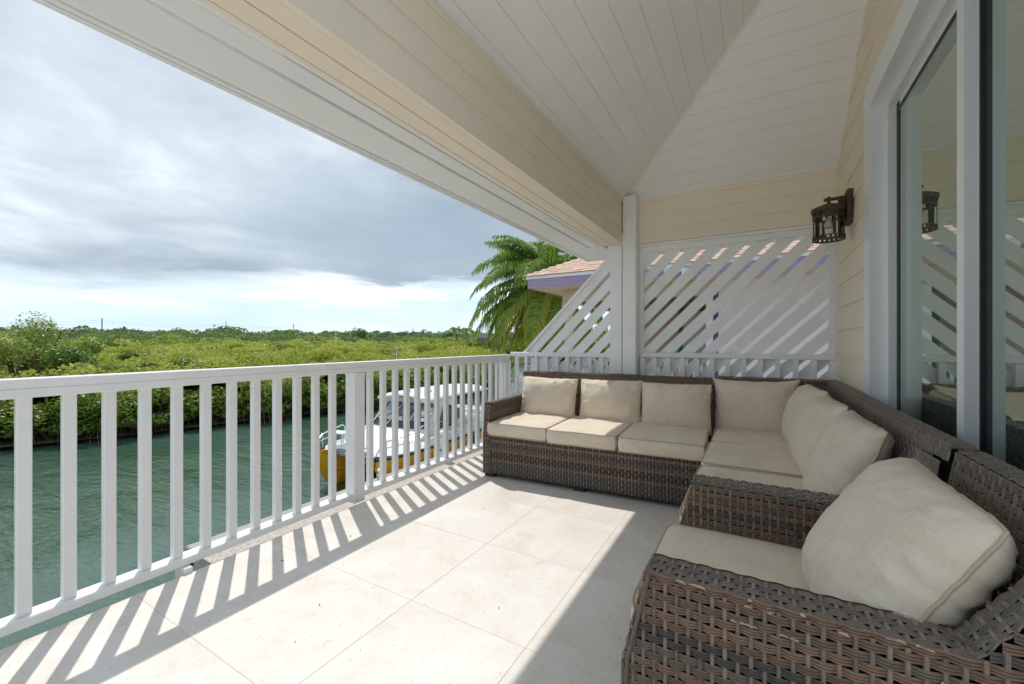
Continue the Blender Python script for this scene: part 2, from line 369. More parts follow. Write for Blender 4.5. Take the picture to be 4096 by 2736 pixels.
def link(name, data=None, parent=None, loc=(0, 0, 0), rot=(0, 0, 0)):
    o = bpy.data.objects.new(name, data); COL.objects.link(o); o.location = loc; o.rotation_euler = rot
    if parent: o.parent = parent
    return o
def tag(o, label=None, cat=None, group=None, kind=None):
    if label: o['label'] = label
    if cat: o['category'] = cat
    if group: o['group'] = group
    if kind: o['kind'] = kind
    return o
def thing(name, label, cat, loc=(0, 0, 0), rot=(0, 0, 0), group=None):
    return tag(link(name, None, None, loc, rot), label, cat, group)
def part(name, mb, m, parent, off=None, smooth=False, color=False, kind=None, label=None):
    """verts are world coordinates unless off is given; parents here carry no rotation then"""
    if off is None: off = parent.location if parent is not None and not any(parent.rotation_euler) else (0, 0, 0)
    if off is not None and parent is not None and parent.parent is not None and not any(parent.rotation_euler): off = np.array(parent.location)+np.array(parent.parent.location)
    me = mb.mesh(name, off, smooth, color)
    for q in (m if isinstance(m, (list, tuple)) else [m]): me.materials.append(M[q])
    o = link(name, me, parent)
    if kind: o['kind'] = kind
    if label: o['label'] = label
    return o
def solo(name, mb, m, label=None, cat=None, group=None, kind=None, smooth=False, color=False, off=(0, 0, 0)):
    me = mb.mesh(name, off, smooth, color)
    for q in (m if isinstance(m, (list, tuple)) else [m]): me.materials.append(M[q])
    return tag(link(name, me, None, off), label, cat, group, kind)
def child(name, me, parent, loc=(0, 0, 0), rot=(0, 0, 0), kind=None):
    o = link(name, me, parent, loc, rot)
    if kind: o['kind'] = kind
    return o
def mesh_of(mb, name, m, smooth=False, color=False):
    me = mb.mesh(name, (0, 0, 0), smooth, color)
    for q in (m if isinstance(m, (list, tuple)) else [m]): me.materials.append(M[q])
    return me
def rodrigues(d, up=(0, 0, 1)):
    """columns: x along d, z close to up"""
    d = np.asarray(d, float); d = d/np.linalg.norm(d); y = np.cross(up, d); y /= np.linalg.norm(y); z = np.cross(d, y)
    return np.stack([d, y, z], 1)

# ------------------------------------------------------------------ layout numbers, measured or chosen (metres)
FX0, WX = -2.59, .59            # floor edge, house wall face
YB = 4.41                       # back plane
YC = .38                        # eave and beam cut short here, out of view, to admit skylight
YR = 1.10                       # ceiling, roof, wall and window cut short here, unseen, for more skylight
YN = -4.0                       # unseen floor and railing lengthened to here, for sunlight bounced back in
ZW, ZG = -3.5, -2.6             # water, dock and garden level
TS = (.612, .643); T0 = (-2.0206, .8209)

# ------------------------------------------------------------------ floor
fl = tag(link('floor'), kind='structure')
part('grout_bed', MB().box((FX0, YN, -.06), (WX+.15, YB+.16, -.0014)), 'grout', fl)
part('slab_edge', MB().box((FX0-.012, YN, -.30), (FX0-.001, YB+.2, -.006)), 'conc', fl)
part('slab', MB().box((FX0, YN, -.30), (WX+.15, YB+.2, -.062)), 'conc', fl)
part('bounce_paving', MB().box((FX0, -11, -.3), (7.5, YN-.004, 0)).box((WX+.152, YN-.0035, -.3), (7.5, 1.2, 0)), 'tile', fl)  # unseen paving, added to bounce sunlight into the porch
for i in range(-1, 6):
    for j in range(-6, 7):
        x0 = max(T0[0]+i*TS[0], FX0); x1 = min(T0[0]+(i+1)*TS[0], WX+.1); y0 = max(T0[1]+j*TS[1], YN); y1 = min(T0[1]+(j+1)*TS[1], YB+.15)
        if x1-x0 < .02 or y1-y0 < .02: continue
        g = .0012; c = ((x0+x1)/2, (y0+y1)/2, -.012+random.uniform(-.0004, .0004))
        mb = MB().obox((0, 0, 0), (x1-x0-2*g, y1-y0-2*g, .024), None, .0015)
        o = child('floor_tile', mesh_of(mb, 'floor_tile', 'tile'), fl, c)
mbd = MB()
for x, y, s in ((-1.02, 1.62, .012), (-1.62, 1.02, .010), (-1.75, 1.22, .014), (-2.28, 1.36, .02), (-1.95, 1.5, .008), (-1.42, 1.18, .006), (-1.35, 1.12, .006), (-1.3, 2.3, .009), (-.55, 1.9, .007), (-1.36, 3.17, .013), (-1.9, 1.9, .009), (-2.2, 1.75, .018), (-1.1, 1.2, .005)):
    a = random.uniform(0, 3.1); s *= .55; c, sn = math.cos(a), math.sin(a); w_ = s*.4
    mbd.add([(x-c*s, y-sn*s, .003), (x+sn*w_, y-c*w_, .005), (x+c*s, y+sn*s, .003), (x-sn*w_, y+c*w_, .006)], [[0, 1, 2, 3]])
solo('leaf_litter', mbd, 'debris', kind='stuff', label='dry brown leaf bits scattered on the pale floor tiles', cat='litter')

# ------------------------------------------------------------------ side railing
RX1 = -2.62; RX0 = -2.715; RT = 1.067; RB = .987
rl = thing('balcony_railing', 'long white timber railing with square balusters along the canal side', 'railing', (RX1, 0, 0))
part('top_rail', MB().box((RX0, YN, 1.0258), (RX1, 4.43, RT), .003).box((RX0+.012, YN, RB), (RX1+.0015, 4.41, 1.0253), .003), 'white', rl)
part('bottom_rail', MB().box((RX0+.005, YN, .030), (RX1-.001, 4.40, .072), .004), 'white', rl)
mb = MB().box((-.019, -.0225, 0), (.019, .0225, RB-.072), .0025); me = mesh_of(mb, 'baluster', 'white')
ys = [.478+.1349*k for k in range(-22, 12)]+[2.17+.135*k for k in range(1, 17)]
for y in ys:
    if abs(y-2.16) < .085 or y < YN or y > 4.33 or y < YN+.12: continue
    child('baluster', me, rl, (-.047, y, .072), (0, 0, random.uniform(-.02, .02)))
for y in (2.163, YN+.05):
    part('post', MB().box((RX0-.002, y-.05, .0), (RX1+.006, y+.05, RB-.001), .004), 'white', rl)
part('corner_post', MB().box((RX0-.004, 4.315, 0), (RX1+.004, 4.435, RB-.001), .004), 'white', rl)
mb = MB().box((RX0+.01, -.2, -.02), (RX1-.01, -.16, .029))
part('rail_bracket', MB().box((RX0+.02, 1.02, -.05), (RX1+.035, 1.06, .029), .003), 'trim', rl)

# ------------------------------------------------------------------ back railing (two bays) and diagonal screens
br_ = thing('back_railing', 'white railing bay between the corner post and the porch posts', 'railing', (-2.0, YB, 0))
BT = 1.098
part('top_rail', MB().box((-2.612, YB, BT-.048), (-1.34, YB+.055, BT), .004), 'white', br_)
part('bottom_rail', MB().box((-2.612, YB+.004, .05), (-1.34, YB+.05, .10), .004), 'white', br_)
mb = MB().box((-.0205, -.0205, 0), (.0205, .0205, BT-.048-.10), .0025); meb = mesh_of(mb, 'baluster', 'white')
for k in range(9): child('baluster', meb, br_, (-2.533+.1335*k+2.0, .030, .10))
part('end_stile', MB().box((-1.372, YB+.003, .10), (-1.332, YB+.052, BT-.049), .003), 'white', br_)
br2 = thing('back_railing', 'white railing bay in front of the slatted screen by the house wall', 'railing', (-.2, YB, 0))
part('top_rail', MB().box((-1.035, YB, BT-.034), (.575, YB+.055, BT+.014), .004), 'white', br2)
part('bottom_rail', MB().box((-1.035, YB+.004, .05), (.575, YB+.05, .10), .004), 'white', br2)
for k in range(11): child('baluster', meb, br2, (-.903+.1328*k+.2, .030, .10+.014))
part('end_stile', MB().box((-1.046, YB-.004, .0), (-1.006, YB+.058, BT-.035), .003), 'white', br2)
part('end_stile', MB().box((.532, YB-.004, .0), (.584, YB+.058, BT-.035), .003), 'white', br2)

SY0, SY1 = 4.475, 4.497
def slat(c0, c1, x0, x1, z0, z1, root):
    """45 degree board: c0 <= X-Z <= c1, cut to the panel rectangle"""
    poly = [(x0, z0), (x1, z0), (x1, z1), (x0, z1)]
    for sgn, cc in ((1, c0), (-1, c1)):
        out = []
        for a in range(len(poly)):
            p, q = poly[a], poly[(a+1) % len(poly)]; dp = sgn*(p[0]-p[1]-cc); dq = sgn*(q[0]-q[1]-cc)
            if dp >= 0: out.append(p)
            if dp*dq < 0: t = dp/(dp-dq); out.append((p[0]+(q[0]-p[0])*t, p[1]+(q[1]-p[1])*t))
        poly = out
        if len(poly) < 3: return
    part('slat', MB().prism(poly[::-1], 'y', SY0+random.uniform(-.001, .001), SY1), 'white', root)
sc_ = thing('slatted_screen', 'tall white screen of diagonal slats beside the house wall', 'screen', (-.2, SY0, 0))
for k in range(-3, 15):
    g0 = -2.99+.1915*k+.054; slat(g0, g0+.1375, -1.03, .56, .12, 2.170, sc_)
part('frame', MB().box((-1.062, SY0-.03, 0), (-1.018, SY0-.005, 2.165), .003).box((.528, SY0-.03, 0), (.566, SY0-.005, 2.150), .003).box((.566, SY0-.045, 0), (.588, SY0+.03, 2.21), .003)
     .box((-1.062, SY0-.034, 2.150), (.566, SY0-.003, 2.215), .003), 'white', sc_)
sl_ = thing('slatted_screen', 'triangular white screen of diagonal slats rising to the porch posts', 'screen', (-1.9, SY0, 0))
for k in range(0, 12):
    g0 = -2.99+.1915*(k-2)+.052
    slat(g0, g0+.1385, -2.58, -1.335, .12, 2.2, sl_)
# sloped cap board along the top edge
cm = MB(); c0 = -3.53
for a, b, y0, y1 in ((c0-.012, c0+.030, SY0-.045, SY1+.03), (c0+.030, c0+.150, SY0-.016, SY1+.004)):
    pl = [(a+1.035+.0, 1.035+.0), (b+1.035, 1.035), (-1.337, -1.337-b), (-1.337, -1.337-a)]
    cm.prism(pl[::-1], 'y', y0, y1)
part('cap_rail', cm, 'white', sl_)
part('lower_slat', MB().box((-2.36, SY0-.012, .12), (-2.18, SY1, 1.03)), 'white', sl_)

# ------------------------------------------------------------------ posts and beam
pp = thing('porch_post', 'white square porch post under the outer end of the tan beam', 'post', (-1.27, 4.35, 0))
part('shaft', MB().box((-1.330, 4.302, 0), (-1.207, 4.44, 2.222), .005), 'white', pp)
pp = thing('porch_post', 'white porch post running up to the ceiling corner', 'post', (-1.13, 4.35, 0))
part('shaft', MB().box((-1.200, 4.300, 0), (-1.062, 4.455, 2.722), .006), 'white', pp)
BX1, BX0, BZ = -1.205, -1.400, 2.232
bm_ = thing('porch_beam', 'deep tan clapboard beam along the porch edge', 'beam', (BX1, 0, BZ))
part('core', MB().box((BX0+.02, YC, BZ+.012), (BX1-.022, 4.299, 2.9)), 'soffit', bm_)
zz = [BZ, 2.383, 2.519, 2.655, 2.79]
for k in range(4):
    part('siding_board', MB().prism([(BX1-.021, zz[k]), (BX1+.003, zz[k]+.0015), (BX1-.004, zz[k+1]+.004), (BX1-.021, zz[k+1]+.004)], 'y', YC, 4.299), 'tan', bm_)
part('bottom_board', MB().box((BX0, YC, BZ), (-1.314, 4.299, BZ+.0105), .002), 'tan', bm_)
part('bottom_board', MB().box((-1.309, YC, BZ), (BX1-.0225, 4.299, BZ+.0105), .002), 'tan', bm_)
part('outer_board', MB().box((BX0-.02, YC, BZ-.002), (BX0-.001, 4.45, 2.50)), 'tan', bm_)

# ------------------------------------------------------------------ soffit, fascia and roof deck of the overhang
XF, YF, ZF = -2.075, 5.63, 2.352
ov = tag(link('eave_soffit'), kind='structure')
sb = [-1.42, -1.50, -1.605, -1.70, -1.745, -1.80, -1.90, -2.045]
part('soffit_board', MB().box((-1.655, YC, ZF+.030), (-1.421, 4.92, ZF+.05), .003), 'trim', ov)
part('soffit_board', MB().box((-1.760, YC, ZF+.026), (-1.661, 4.92, ZF+.05), .003), 'trim', ov)
part('soffit_board', MB().box((-1.786, YC, ZF+.034), (-1.766, 4.92, ZF+.05), .003), 'trim', ov)
part('soffit_board', MB().box((-2.030, YC, ZF+.020), (-1.790, 4.92, ZF+.05), .003), 'trim', ov)
part('soffit_board', MB().box((-2.030, 4.924, ZF+.018), (.9, 5.585, ZF+.05), .003), 'trim', ov)
part('soffit_board', MB().box((-1.38, 4.50, ZF+.03), (.9, 4.922, ZF+.049), .003), 'trim', ov)
part('fascia', MB().box((XF, YC, ZF), (-2.052, YF, ZF+.19), .003).box((-2.050, YC, ZF+.008), (-2.032, YF-.03, ZF+.06), .003), 'trim', ov)
part('fascia', MB().box((XF+.024, YF-.022, ZF), (.9, YF, ZF+.19), .003).box((-2.03, YF-.042, ZF+.008), (.9, YF-.0235, ZF+.06), .003), 'trim', ov)
spk = thing('soffit_light', 'round white light fitting flush in the eave soffit', 'light', (-1.72, 5.22, ZF+.018))
part('rim', MB().lathe([(.098, 0), (.098, -.012), (.082, -.014), (.080, -.006), (0, -.005)], (-1.72, 5.22, ZF+.018), 28), 'trim', spk, smooth=False)

# ------------------------------------------------------------------ hipped porch ceiling, every board a part
ce = tag(link('ceiling'), kind='structure')
LS = .6; ZB = 2.712; XB = -1.205; 
def zl(x): return ZB+LS*(x-XB)
def zbk(y): return ZB+LS*(YB-y)
nrm = np.array([LS, 0, -1.]); nrm /= np.linalg.norm(nrm)
edges = [XB-.02, -1.166]+[-1.166+.1208*k for k in range(1, 16)]
def board(pts, n, ax, name='ceiling_board'):
    """thin board from its four visible corners, small relief with a recessed joint"""
    P = np.array(pts, float); n = np.asarray(n, float); up = -n
    c = P.mean(0); Q = P+(P-c)*0; V = np.concatenate([P, P+up*.0034]); F = [[3, 2, 1, 0], [4, 5, 6, 7], [0, 1, 5, 4], [1, 2, 6, 5], [2, 3, 7, 6], [3, 0, 4, 7]]
    part(name, MB().add(V, F), 'ceil', ce)
g = .0014
for a, b in zip(edges[:-1], edges[1:]):
    b = min(b, .72)
    if b-a < .01: continue
    ya = YB-(a-XB)-.012; yb = YB-(b-XB)-.012
    for y1, y0 in ((None, YR),):
        board([(a+g, y0, zl(a+g)), (b-g, y0, zl(b-g)), (b-g, yb, zl(b-g)), (a+g, ya, zl(a+g))], nrm, 0)
nb = np.array([0, -LS, -1.]); nb /= np.linalg.norm(nb)
g = .0008
edb = [YB+.02, 4.355]+[4.355-.1203*k for k in range(1, 16)]
for a, b in zip(edb[:-1], edb[1:]):
    if b < YB-(.75-XB): b = YB-(.75-XB)
    if a-b < .01: continue
    xa = XB+(YB-a)+.012; xb_ = XB+(YB-b)+.012
    board([(xa, a-g, zbk(a-g)), (xb_, b+g, zbk(b+g)), (.72, b+g, zbk(b+g)), (.72, a-g, zbk(a-g))], nb, 1)
bk = MB(); o_ = -nrm*.0038
bk.add([np.array(q)+o_ for q in ((XB-.03, YR, zl(XB-.03)), (.72, YR, zl(.72)), (.72, YB-(.72-XB), zl(.72)), (XB-.03, YB+.03, zl(XB-.03)))], [[0, 3, 2, 1]])
o_ = -nb*.0038
bk.add([np.array(q)+o_ for q in ((XB-.03, YB+.03, zbk(YB+.03)), (.72, YB-(.72-XB), zbk(YB-(.72-XB))), (.72, YB+.03, zbk(YB+.03)))], [[0, 2, 1]])
part('backing_sheet', bk, 'ceil', ce)
hp = MB(); d = np.array([1, -1, LS]); d = d/np.linalg.norm(d)
A0 = np.array([XB-.01, YB+.01, ZB-.006]); A1 = A0+d*np.linalg.norm([1.85, 1.85, 1.11])
sd = np.array([1, 1, 0])/math.sqrt(2); nn = np.cross(sd, d); nn /= np.linalg.norm(nn); nn = nn if nn[2] < 0 else -nn
Vh = []
for P_ in (A0, A1):
    for s_, h_ in ((-.036, .016), (-.030, -.006), (.030, -.006), (.036, .016)): Vh.append(P_+sd*s_-nn*h_*-1 if False else P_+sd*s_+nn*(-h_))
hp.add(Vh, [[0, 1, 5, 4], [1, 2, 6, 5], [2, 3, 7, 6], [3, 0, 4, 7]])
part('hip_trim', hp, 'ceil', ce)
part('roof_deck', MB().add([(XF-.02, YR, 2.56), (XF-.02, YF+.02, 2.56), (1.4, YF+.02, 2.56), (1.4, YR, 2.56), (1.4, YR, 4.66), (1.4, 2.17, 4.66)], [np.array([[0, 1, 5, 4]]), np.array([[1, 2, 5]])]), 'roofgrey', ce)
part('edge_mould', MB().box((XB-.016, YR, ZB-.012), (XB+.010, 4.299, ZB+.004)).box((XB+.15, YB-.012, ZB-.016), (WX, YB+.010, ZB+.002)), 'ceil', ce)

# ------------------------------------------------------------------ clapboard header over the screen
hd = thing('clapboard_header', 'tan clapboard header wall above the slatted screen', 'wall', (-.2, YB, 2.2))
part('core', MB().box((-1.06, YB+.022, 2.245), (WX, YB+.09, 2.9)), 'soffit', hd)
zs = [2.232, 2.372, 2.512, 2.648, 2.80]
for k in range(4):
    part('siding_board', MB().prism([(YB+.021, zs[k]), (YB-.004, zs[k]+.0015), (YB+.004, zs[k+1]+.004), (YB+.021, zs[k+1]+.004)], 'x', -1.061, WX), 'tan', hd)
part('trim_board', MB().box((-1.061, YB-.006, 2.205), (WX-.002, YB+.05, 2.230), .003), 'white', hd)

# ------------------------------------------------------------------ house wall with clapboards and the big window
hw = thing('house_wall', 'cream clapboard house wall with a tall white framed window', 'wall', (WX, 0, 0))
part('core', MB().box((WX+.13, YR, -.3), (WX+.25, 4.7, 2.78)).box((WX+.13, YR, 2.781), (WX+.25, 4.7, 4.4)).box((WX+.022, 3.30, -.01), (WX+.129, 4.7, 4.3)).box((WX+.022, YR, 2.70), (WX+.129, 3.299, 4.3)), 'soffit', hw)
zs = [1.13+.1845*k for k in range(-7, 16)]
for k in range(len(zs)-1):
    z0, z1 = max(zs[k], -.01), zs[k+1]
    if z1 < .02: continue
    if z1 < 2.80: segs = ((3.373, YB-.0045),)
    elif z0 < 2.78: segs = ((3.373, YB-.0045), (YR, 3.373)) 
    else: segs = ((YR, 4.3),)
    for a, b in segs:
        zz0 = max(z0, 2.777) if a < 3 and b < 3.4 else z0
        if z1-zz0 < .01: continue
        part('siding_board', MB().prism([(WX+.021, zz0), (WX-.007, zz0+.0015), (WX+.003, z1+.006), (WX+.021, z1+.006)], 'y', a, b), 'tan', hw)
part('corner_trim', MB().box((WX-.016, YB-.028, 0), (WX+.004, YB-.005, 2.70), .003), 'tan', hw)
def jamb(y, s):
    """stepped trim profile in plan at the window end y; s=-1 steps towards -Y"""
    return [(WX-.014, y), (WX-.014, y+s*.150), (WX+.062, y+s*.151), (WX+.062, y+s*.195), (WX+.100, y+s*.196), (WX+.100, y+s*.25), (WX+.128, y+s*.25), (WX+.128, y)]
wn = thing('picture_window', 'tall fixed window with stepped white frame and tinted glass', 'window', (WX, 2.5, 0))
part('casing', MB().prism(jamb(3.371, -1), 'z', -.005, 2.775), 'vinyl', wn)
part('gasket', MB().box((WX+.0985, 3.120, .02), (WX+.104, 3.174, 2.60)), 'gasket', wn)
GY0 = 1.30
hp_ = [(WX-.0145, 2.775), (WX-.0145, 2.625), (WX+.0615, 2.624), (WX+.0615, 2.580), (WX+.0995, 2.579), (WX+.0995, 2.52), (WX+.128, 2.52), (WX+.128, 2.775)]
part('head_casing', MB().prism(hp_, 'y', GY0-.19, 3.370), 'vinyl', wn)
part('head_gasket', MB().box((WX+.0975, GY0, 2.522), (WX+.1035, 3.173, 2.548)), 'gasket', wn)
MY = 2.175
def mull(y):
    return [(WX+.05, y), (WX+.05, y-.062), (WX+.086, y-.063), (WX+.086, y-.0645), (WX+.128, y-.066), (WX+.128, y)]
part('mullion', MB().prism(mull(MY), 'z', 0, 2.56), 'vinyl', wn)
part('mullion_gasket', MB().box((WX+.087, MY-.079, .02), (WX+.103, MY-.0665, 2.55)), 'gasket', wn)
part('pane', MB().box((WX+.101, MY-.05, .02), (WX+.108, 3.15, 2.56)), 'pane', wn)
part('pane', MB().box((WX+.1012, GY0-.06, .02), (WX+.1085, MY-.067, 2.56)), 'pane', wn)
part('sill', MB().box((WX-.02, GY0-.19, -.004), (WX+.129, 3.372, .05), .004), 'vinyl', wn)
part('casing', MB().prism([(a, GY0-.19+(3.371-b)) for a, b in jamb(3.371, -1)][::-1], 'z', -.005, 2.62), 'vinyl', wn)

# ------------------------------------------------------------------ wall lantern
LX, LY = .452, 3.81
la = thing('wall_lantern', 'weathered bronze lantern with clear glass on the cream wall', 'lamp', (WX, LY, 2.19))
part('back_plate', MB().box((WX-.040, LY-.058, 2.064), (WX-.004, LY+.058, 2.307), .004), 'bronze', la)
part('hook_plate', MB().box((WX-.062, LY-.016, 2.098), (WX-.041, LY+.016, 2.275), .003).box((WX-.085, LY-.013, 2.215), (WX-.0625, LY+.013, 2.275), .003), 'bronze', la)
part('arm', MB().box((LX-.030, LY-.010, 2.252), (WX-.0855, LY+.010, 2.272), .003).box((LX-.010, LY-.0125, 2.230), (LX+.010, LY+.0125, 2.281), .003), 'bronze', la)
part('cap', MB().lathe([(0, 2.236), (.016, 2.236), (.018, 2.228), (.030, 2.222), (.058, 2.218), (.090, 2.203), (.096, 2.199), (.107, 2.196), (.107, 2.176), (.104, 2.174), (.104, 2.164), (.099, 2.163), (0, 2.163)], (LX, LY, 0), 40), 'bronze', la)
mb = MB().lathe([(.092, 2.134), (.098, 2.134), (.098, 2.121), (.092, 2.121), (.092, 2.134)], (LX, LY, 0), 36)
for k in range(16):
    a = k*math.pi/8; mb.obox((LX+.095*math.cos(a), LY+.095*math.sin(a), 2.149), (.006, .016, .030), Matrix.Rotation(a, 3, 'Z'))
part('gallery', mb, 'bronze', la)
mb = MB().lathe([(.090, 1.993), (.098, 1.993), (.098, 1.988), (.090, 1.988), (.090, 1.993)], (LX, LY, 0), 36).lathe([(.070, 1.970), (.099, 1.970), (.099, 1.962), (.070, 1.962), (.070, 1.970)], (LX, LY, 0), 36)
for k in range(20):
    a = k*math.pi/10; mb.obox((LX+.0945*math.cos(a), LY+.0945*math.sin(a), 1.979), (.008, .014, .0175), Matrix.Rotation(a, 3, 'Z'))
part('bottom_ring', mb, 'bronze', la)
for k in range(4):
    a = math.atan2(-LY, -LX)+.35+k*math.pi/2
    part('strap', MB().obox((LX+.0945*math.cos(a), LY+.0945*math.sin(a), 2.062), (.004, .018, .136), Matrix.Rotation(a, 3, 'Z')), 'bronze', la)
part('glass', MB().lathe([(.083, 1.992), (.083, 2.160)], (LX, LY, 0), 40), 'lampglass', la, smooth=True)
part('bulb', MB().lathe([(0, 2.048), (.014, 2.050), (.026, 2.060), (.031, 2.076), (.027, 2.094), (.015, 2.112), (.013, 2.130), (0, 2.131)], (LX, LY, 0), 24), 'bulb', la, smooth=True)

# ------------------------------------------------------------------ wicker
BROWN = [(.205, .115, .072), (.165, .092, .058), (.048, .041, .038), (.066, .058, .055), (.140, .098, .072), (.040, .033, .030), (.150, .108, .078), (.225, .130, .082), (.18, .105, .068)]
WARPC = [(.215, .170, .130), (.160, .125, .098), (.195, .150, .115)]
def weave(O, u, v, n, L, H, pitch=.0215, warp=.0255, ribs=3, amp=.0026, ww=.0100, seg=4, ph=0, bleach=0., corr=.0):
    """woven panel: returns (weft bands, uprights), each a list of (V, F, colour)"""
    O, u, v, n = (np.asarray(q, float) for q in (O, u, v, n)); fn = L if callable(L) else (lambda t: (0., L))
    wefts, warps = [], []; rows = max(1, int(round(H/pitch))); pt = H/rows; wdt = pt*.87
    if ribs == 1: prof = [(-.5, 0), (-.3, .0022), (.3, .0022), (.5, 0)]
    else:
        prof = [(-.5, 0)]
        for r_ in range(ribs):
            c = (r_+.5)/ribs-.5; prof += [(c-.27/ribs, .0026), (c+.27/ribs, .0026)]
            prof.append((c+.5/ribs, -.0004 if r_ < ribs-1 else 0))
    prof = np.array(prof); last = None
    for j in range(rows):
        t = (j+.5)*pt; s0, s1 = fn(t)
        if s1-s0 < .012: continue
        k = max(3, int((s1-s0)/(warp/seg))+1); s = np.linspace(s0, s1, k)
        o = amp*1.05*np.tanh(1.3*np.cos(np.pi*s/warp+np.pi*(j+ph)))
        jit = random.uniform(-.0012, .0012)
        P = O+s[:, None, None]*u+(t+jit+prof[None, :, 0, None]*wdt)*v+(o[:, None, None]+prof[None, :, 1, None])*n
        col = random.choice(BROWN)
        if last is not None and random.random() < corr: col = last
        last = col
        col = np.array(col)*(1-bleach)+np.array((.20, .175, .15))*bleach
        m = len(prof); a, b = np.meshgrid(np.arange(k-1), np.arange(m-1), indexing='ij')
        F = np.stack([a*m+b, (a+1)*m+b, (a+1)*m+b+1, a*m+b+1], -1).reshape(-1, 4)
        wefts.append((P.reshape(-1, 3), F, col*random.uniform(.85, 1.1)))
    ts = np.linspace(.002, H-.002, 60); rg = np.array([fn(t) for t in ts]); smax = rg[:, 1].max(); i0 = int(rg[:, 0].min()/warp)-1
    for i in range(i0, int(smax/warp)+2):
        s = i*warp; ok = (rg[:, 0] <= s) & (s <= rg[:, 1])
        if ok.sum() < 3: continue
        t0, t1 = ts[ok][0], ts[ok][-1]; k = max(2, int((t1-t0)/pt)+1); t = np.linspace(t0, t1, k)
        o = .0008-.0012*np.cos(np.pi*i+np.pi*(t/pt-.5+ph)); pr = np.array([(-.5, -.001), (-.3, .0026), (.3, .0026), (.5, -.001)])
        P = O+(s+pr[None, :, 0, None]*ww)*u+t[:, None, None]*v+(o[:, None, None]+pr[None, :, 1, None])*n
        a, b = np.meshgrid(np.arange(k-1), np.arange(3), indexing='ij')
        F = np.stack([a*4+b, a*4+b+1, (a+1)*4+b+1, (a+1)*4+b], -1).reshape(-1, 4)
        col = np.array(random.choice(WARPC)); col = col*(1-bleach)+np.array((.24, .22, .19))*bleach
        warps.append((P.reshape(-1, 3), F, col*random.uniform(.85, 1.15)))
    return wefts, warps
def weave_part(root, name, panels, label=None):
    mb = MB()
    for a, b in panels:
        for V, F, c in a+b: mb.add(V, F, c)
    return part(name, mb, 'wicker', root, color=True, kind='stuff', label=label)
def arm_panels(O, d, wv, wd, D, z0, zt, zc, slope, wing=None, ribs=3, seg=4, bleach=0., top_end=None):
    """armrest: outer side, inner side, front end, top; every part woven"""
    O, d, wv = (np.asarray(q, float) for q in (O, d, wv)); zv = np.array([0, 0, 1.]); base = O+zv*z0
    xf = lambda t: max(0., (t+z0-zc))*slope
    H = (wing[2] if wing else zt)-z0
    def rg(t):
        s0 = xf(t)
        if wing and t+z0 > zt: s0 = wing[0]+(t+z0-zt)/(wing[2]-zt)*(wing[1]-wing[0])
        return (s0, D)
    out = weave(base, d, zv, -wv, rg, H, ribs=ribs, seg=seg, corr=.25)
    inn = weave(base+wv*wd, d, zv, wv, rg, H, ribs=ribs, seg=seg, ph=1, corr=.25)
    fr = [weave(base+wv*.004, wv, zv, -d, wd-.008, zc-z0, ribs=ribs, seg=seg, warp=max(.022, (wd-.008)/4), bleach=.15)]
    hs = math.hypot(zt-zc, (zt-zc)*slope); sv = (zv*(zt-zc)+d*(zt-zc)*slope)/hs; sn = -(d*(zt-zc)-zv*(zt-zc)*slope)/hs
    fr.append(weave(base+zv*(zc-z0)+wv*.004, wv, sv, sn, wd-.008, hs, ribs=ribs, seg=seg, warp=max(.022, (wd-.008)/4), bleach=.15))
    te = wing[0] if wing else (top_end or D); xt = (zt-zc)*slope
    tp = [weave(O+zv*zt+d*xt+wv*.002, d, wv, zv, te-xt, wd-.004, pitch=.0215, ribs=ribs, seg=seg, bleach=.22+bleach)]
    if wing:
        a = np.array([wing[1]-wing[0], wing[2]-zt]); hl = np.linalg.norm(a); a /= hl
        tp.append(weave(O+zv*zt+d*wing[0]+wv*.002, d*a[0]+zv*a[1], wv, zv*a[0]-d*a[1], hl, wd-.004, pitch=.0195, warp=.0255, ribs=ribs, seg=seg, bleach=.6, amp=.0015))
        tp.append(weave(O+zv*wing[2]+d*wing[1]+wv*.002, d, wv, zv, D-wing[1], wd-.004, pitch=.024, ribs=ribs, seg=seg, bleach=.5))
    i = .007
    pts = [(i, z0+.004), (i, zc), (xt+i, zt-i)]
    if wing: pts += [(wing[0]+i, zt-i), (wing[1]+i, wing[2]-i), (D-i, wing[2]-i)]
    else: pts += [(D-i, zt-i)]
    pts += [(D-i, z0+.004)]
    V = [O+d*p+zv*q+wv*t for t in (i, wd-i) for p, q in pts]; n = len(pts)
    F = [[k, (k+1) % n, (k+1) % n+n, k+n] for k in range(n)]
    core = MB().add(V, [np.array(F), np.array([list(range(n))]), np.array([list(range(n, 2*n))])])
    return out, inn, fr, tp, core

# sofa along the back railing (own frame: x along it, y into the depth)
AR = R(3.2); A_ORG = Vector((-2.12, 3.15, 0))
sA = thing('wicker_sofa', 'long brown wicker sofa standing along the back railing', 'sofa', A_ORG, (0, 0, AR))
def AP(x, y, z): return A_ORG+Matrix.Rotation(AR, 3, 'Z') @ Vector((x, y, z))
SAL = 1.845
weave_part(sA, 'front_panel', [weave((.045, .006, .040), (1, 0, 0), (0, 0, 1), (0, -1, 0), SAL-.045, .345, ribs=3, seg=3, corr=.35)])
o_, i_, f_, t_, c_ = arm_panels((-.028, 0, 0), (0, 1, 0), (1, 0, 0), .072, .93, .035, .668, .40, .10, seg=3)
weave_part(sA, 'armrest', [o_, i_]+f_+t_); part('arm_core', c_, 'core', sA, (0, 0, 0))
bt = .895; yb0, yb1 = .795, .865; hb = math.hypot(bt-.36, yb1-yb0)
nb_ = np.array([0, -(bt-.36), yb1-yb0])/hb
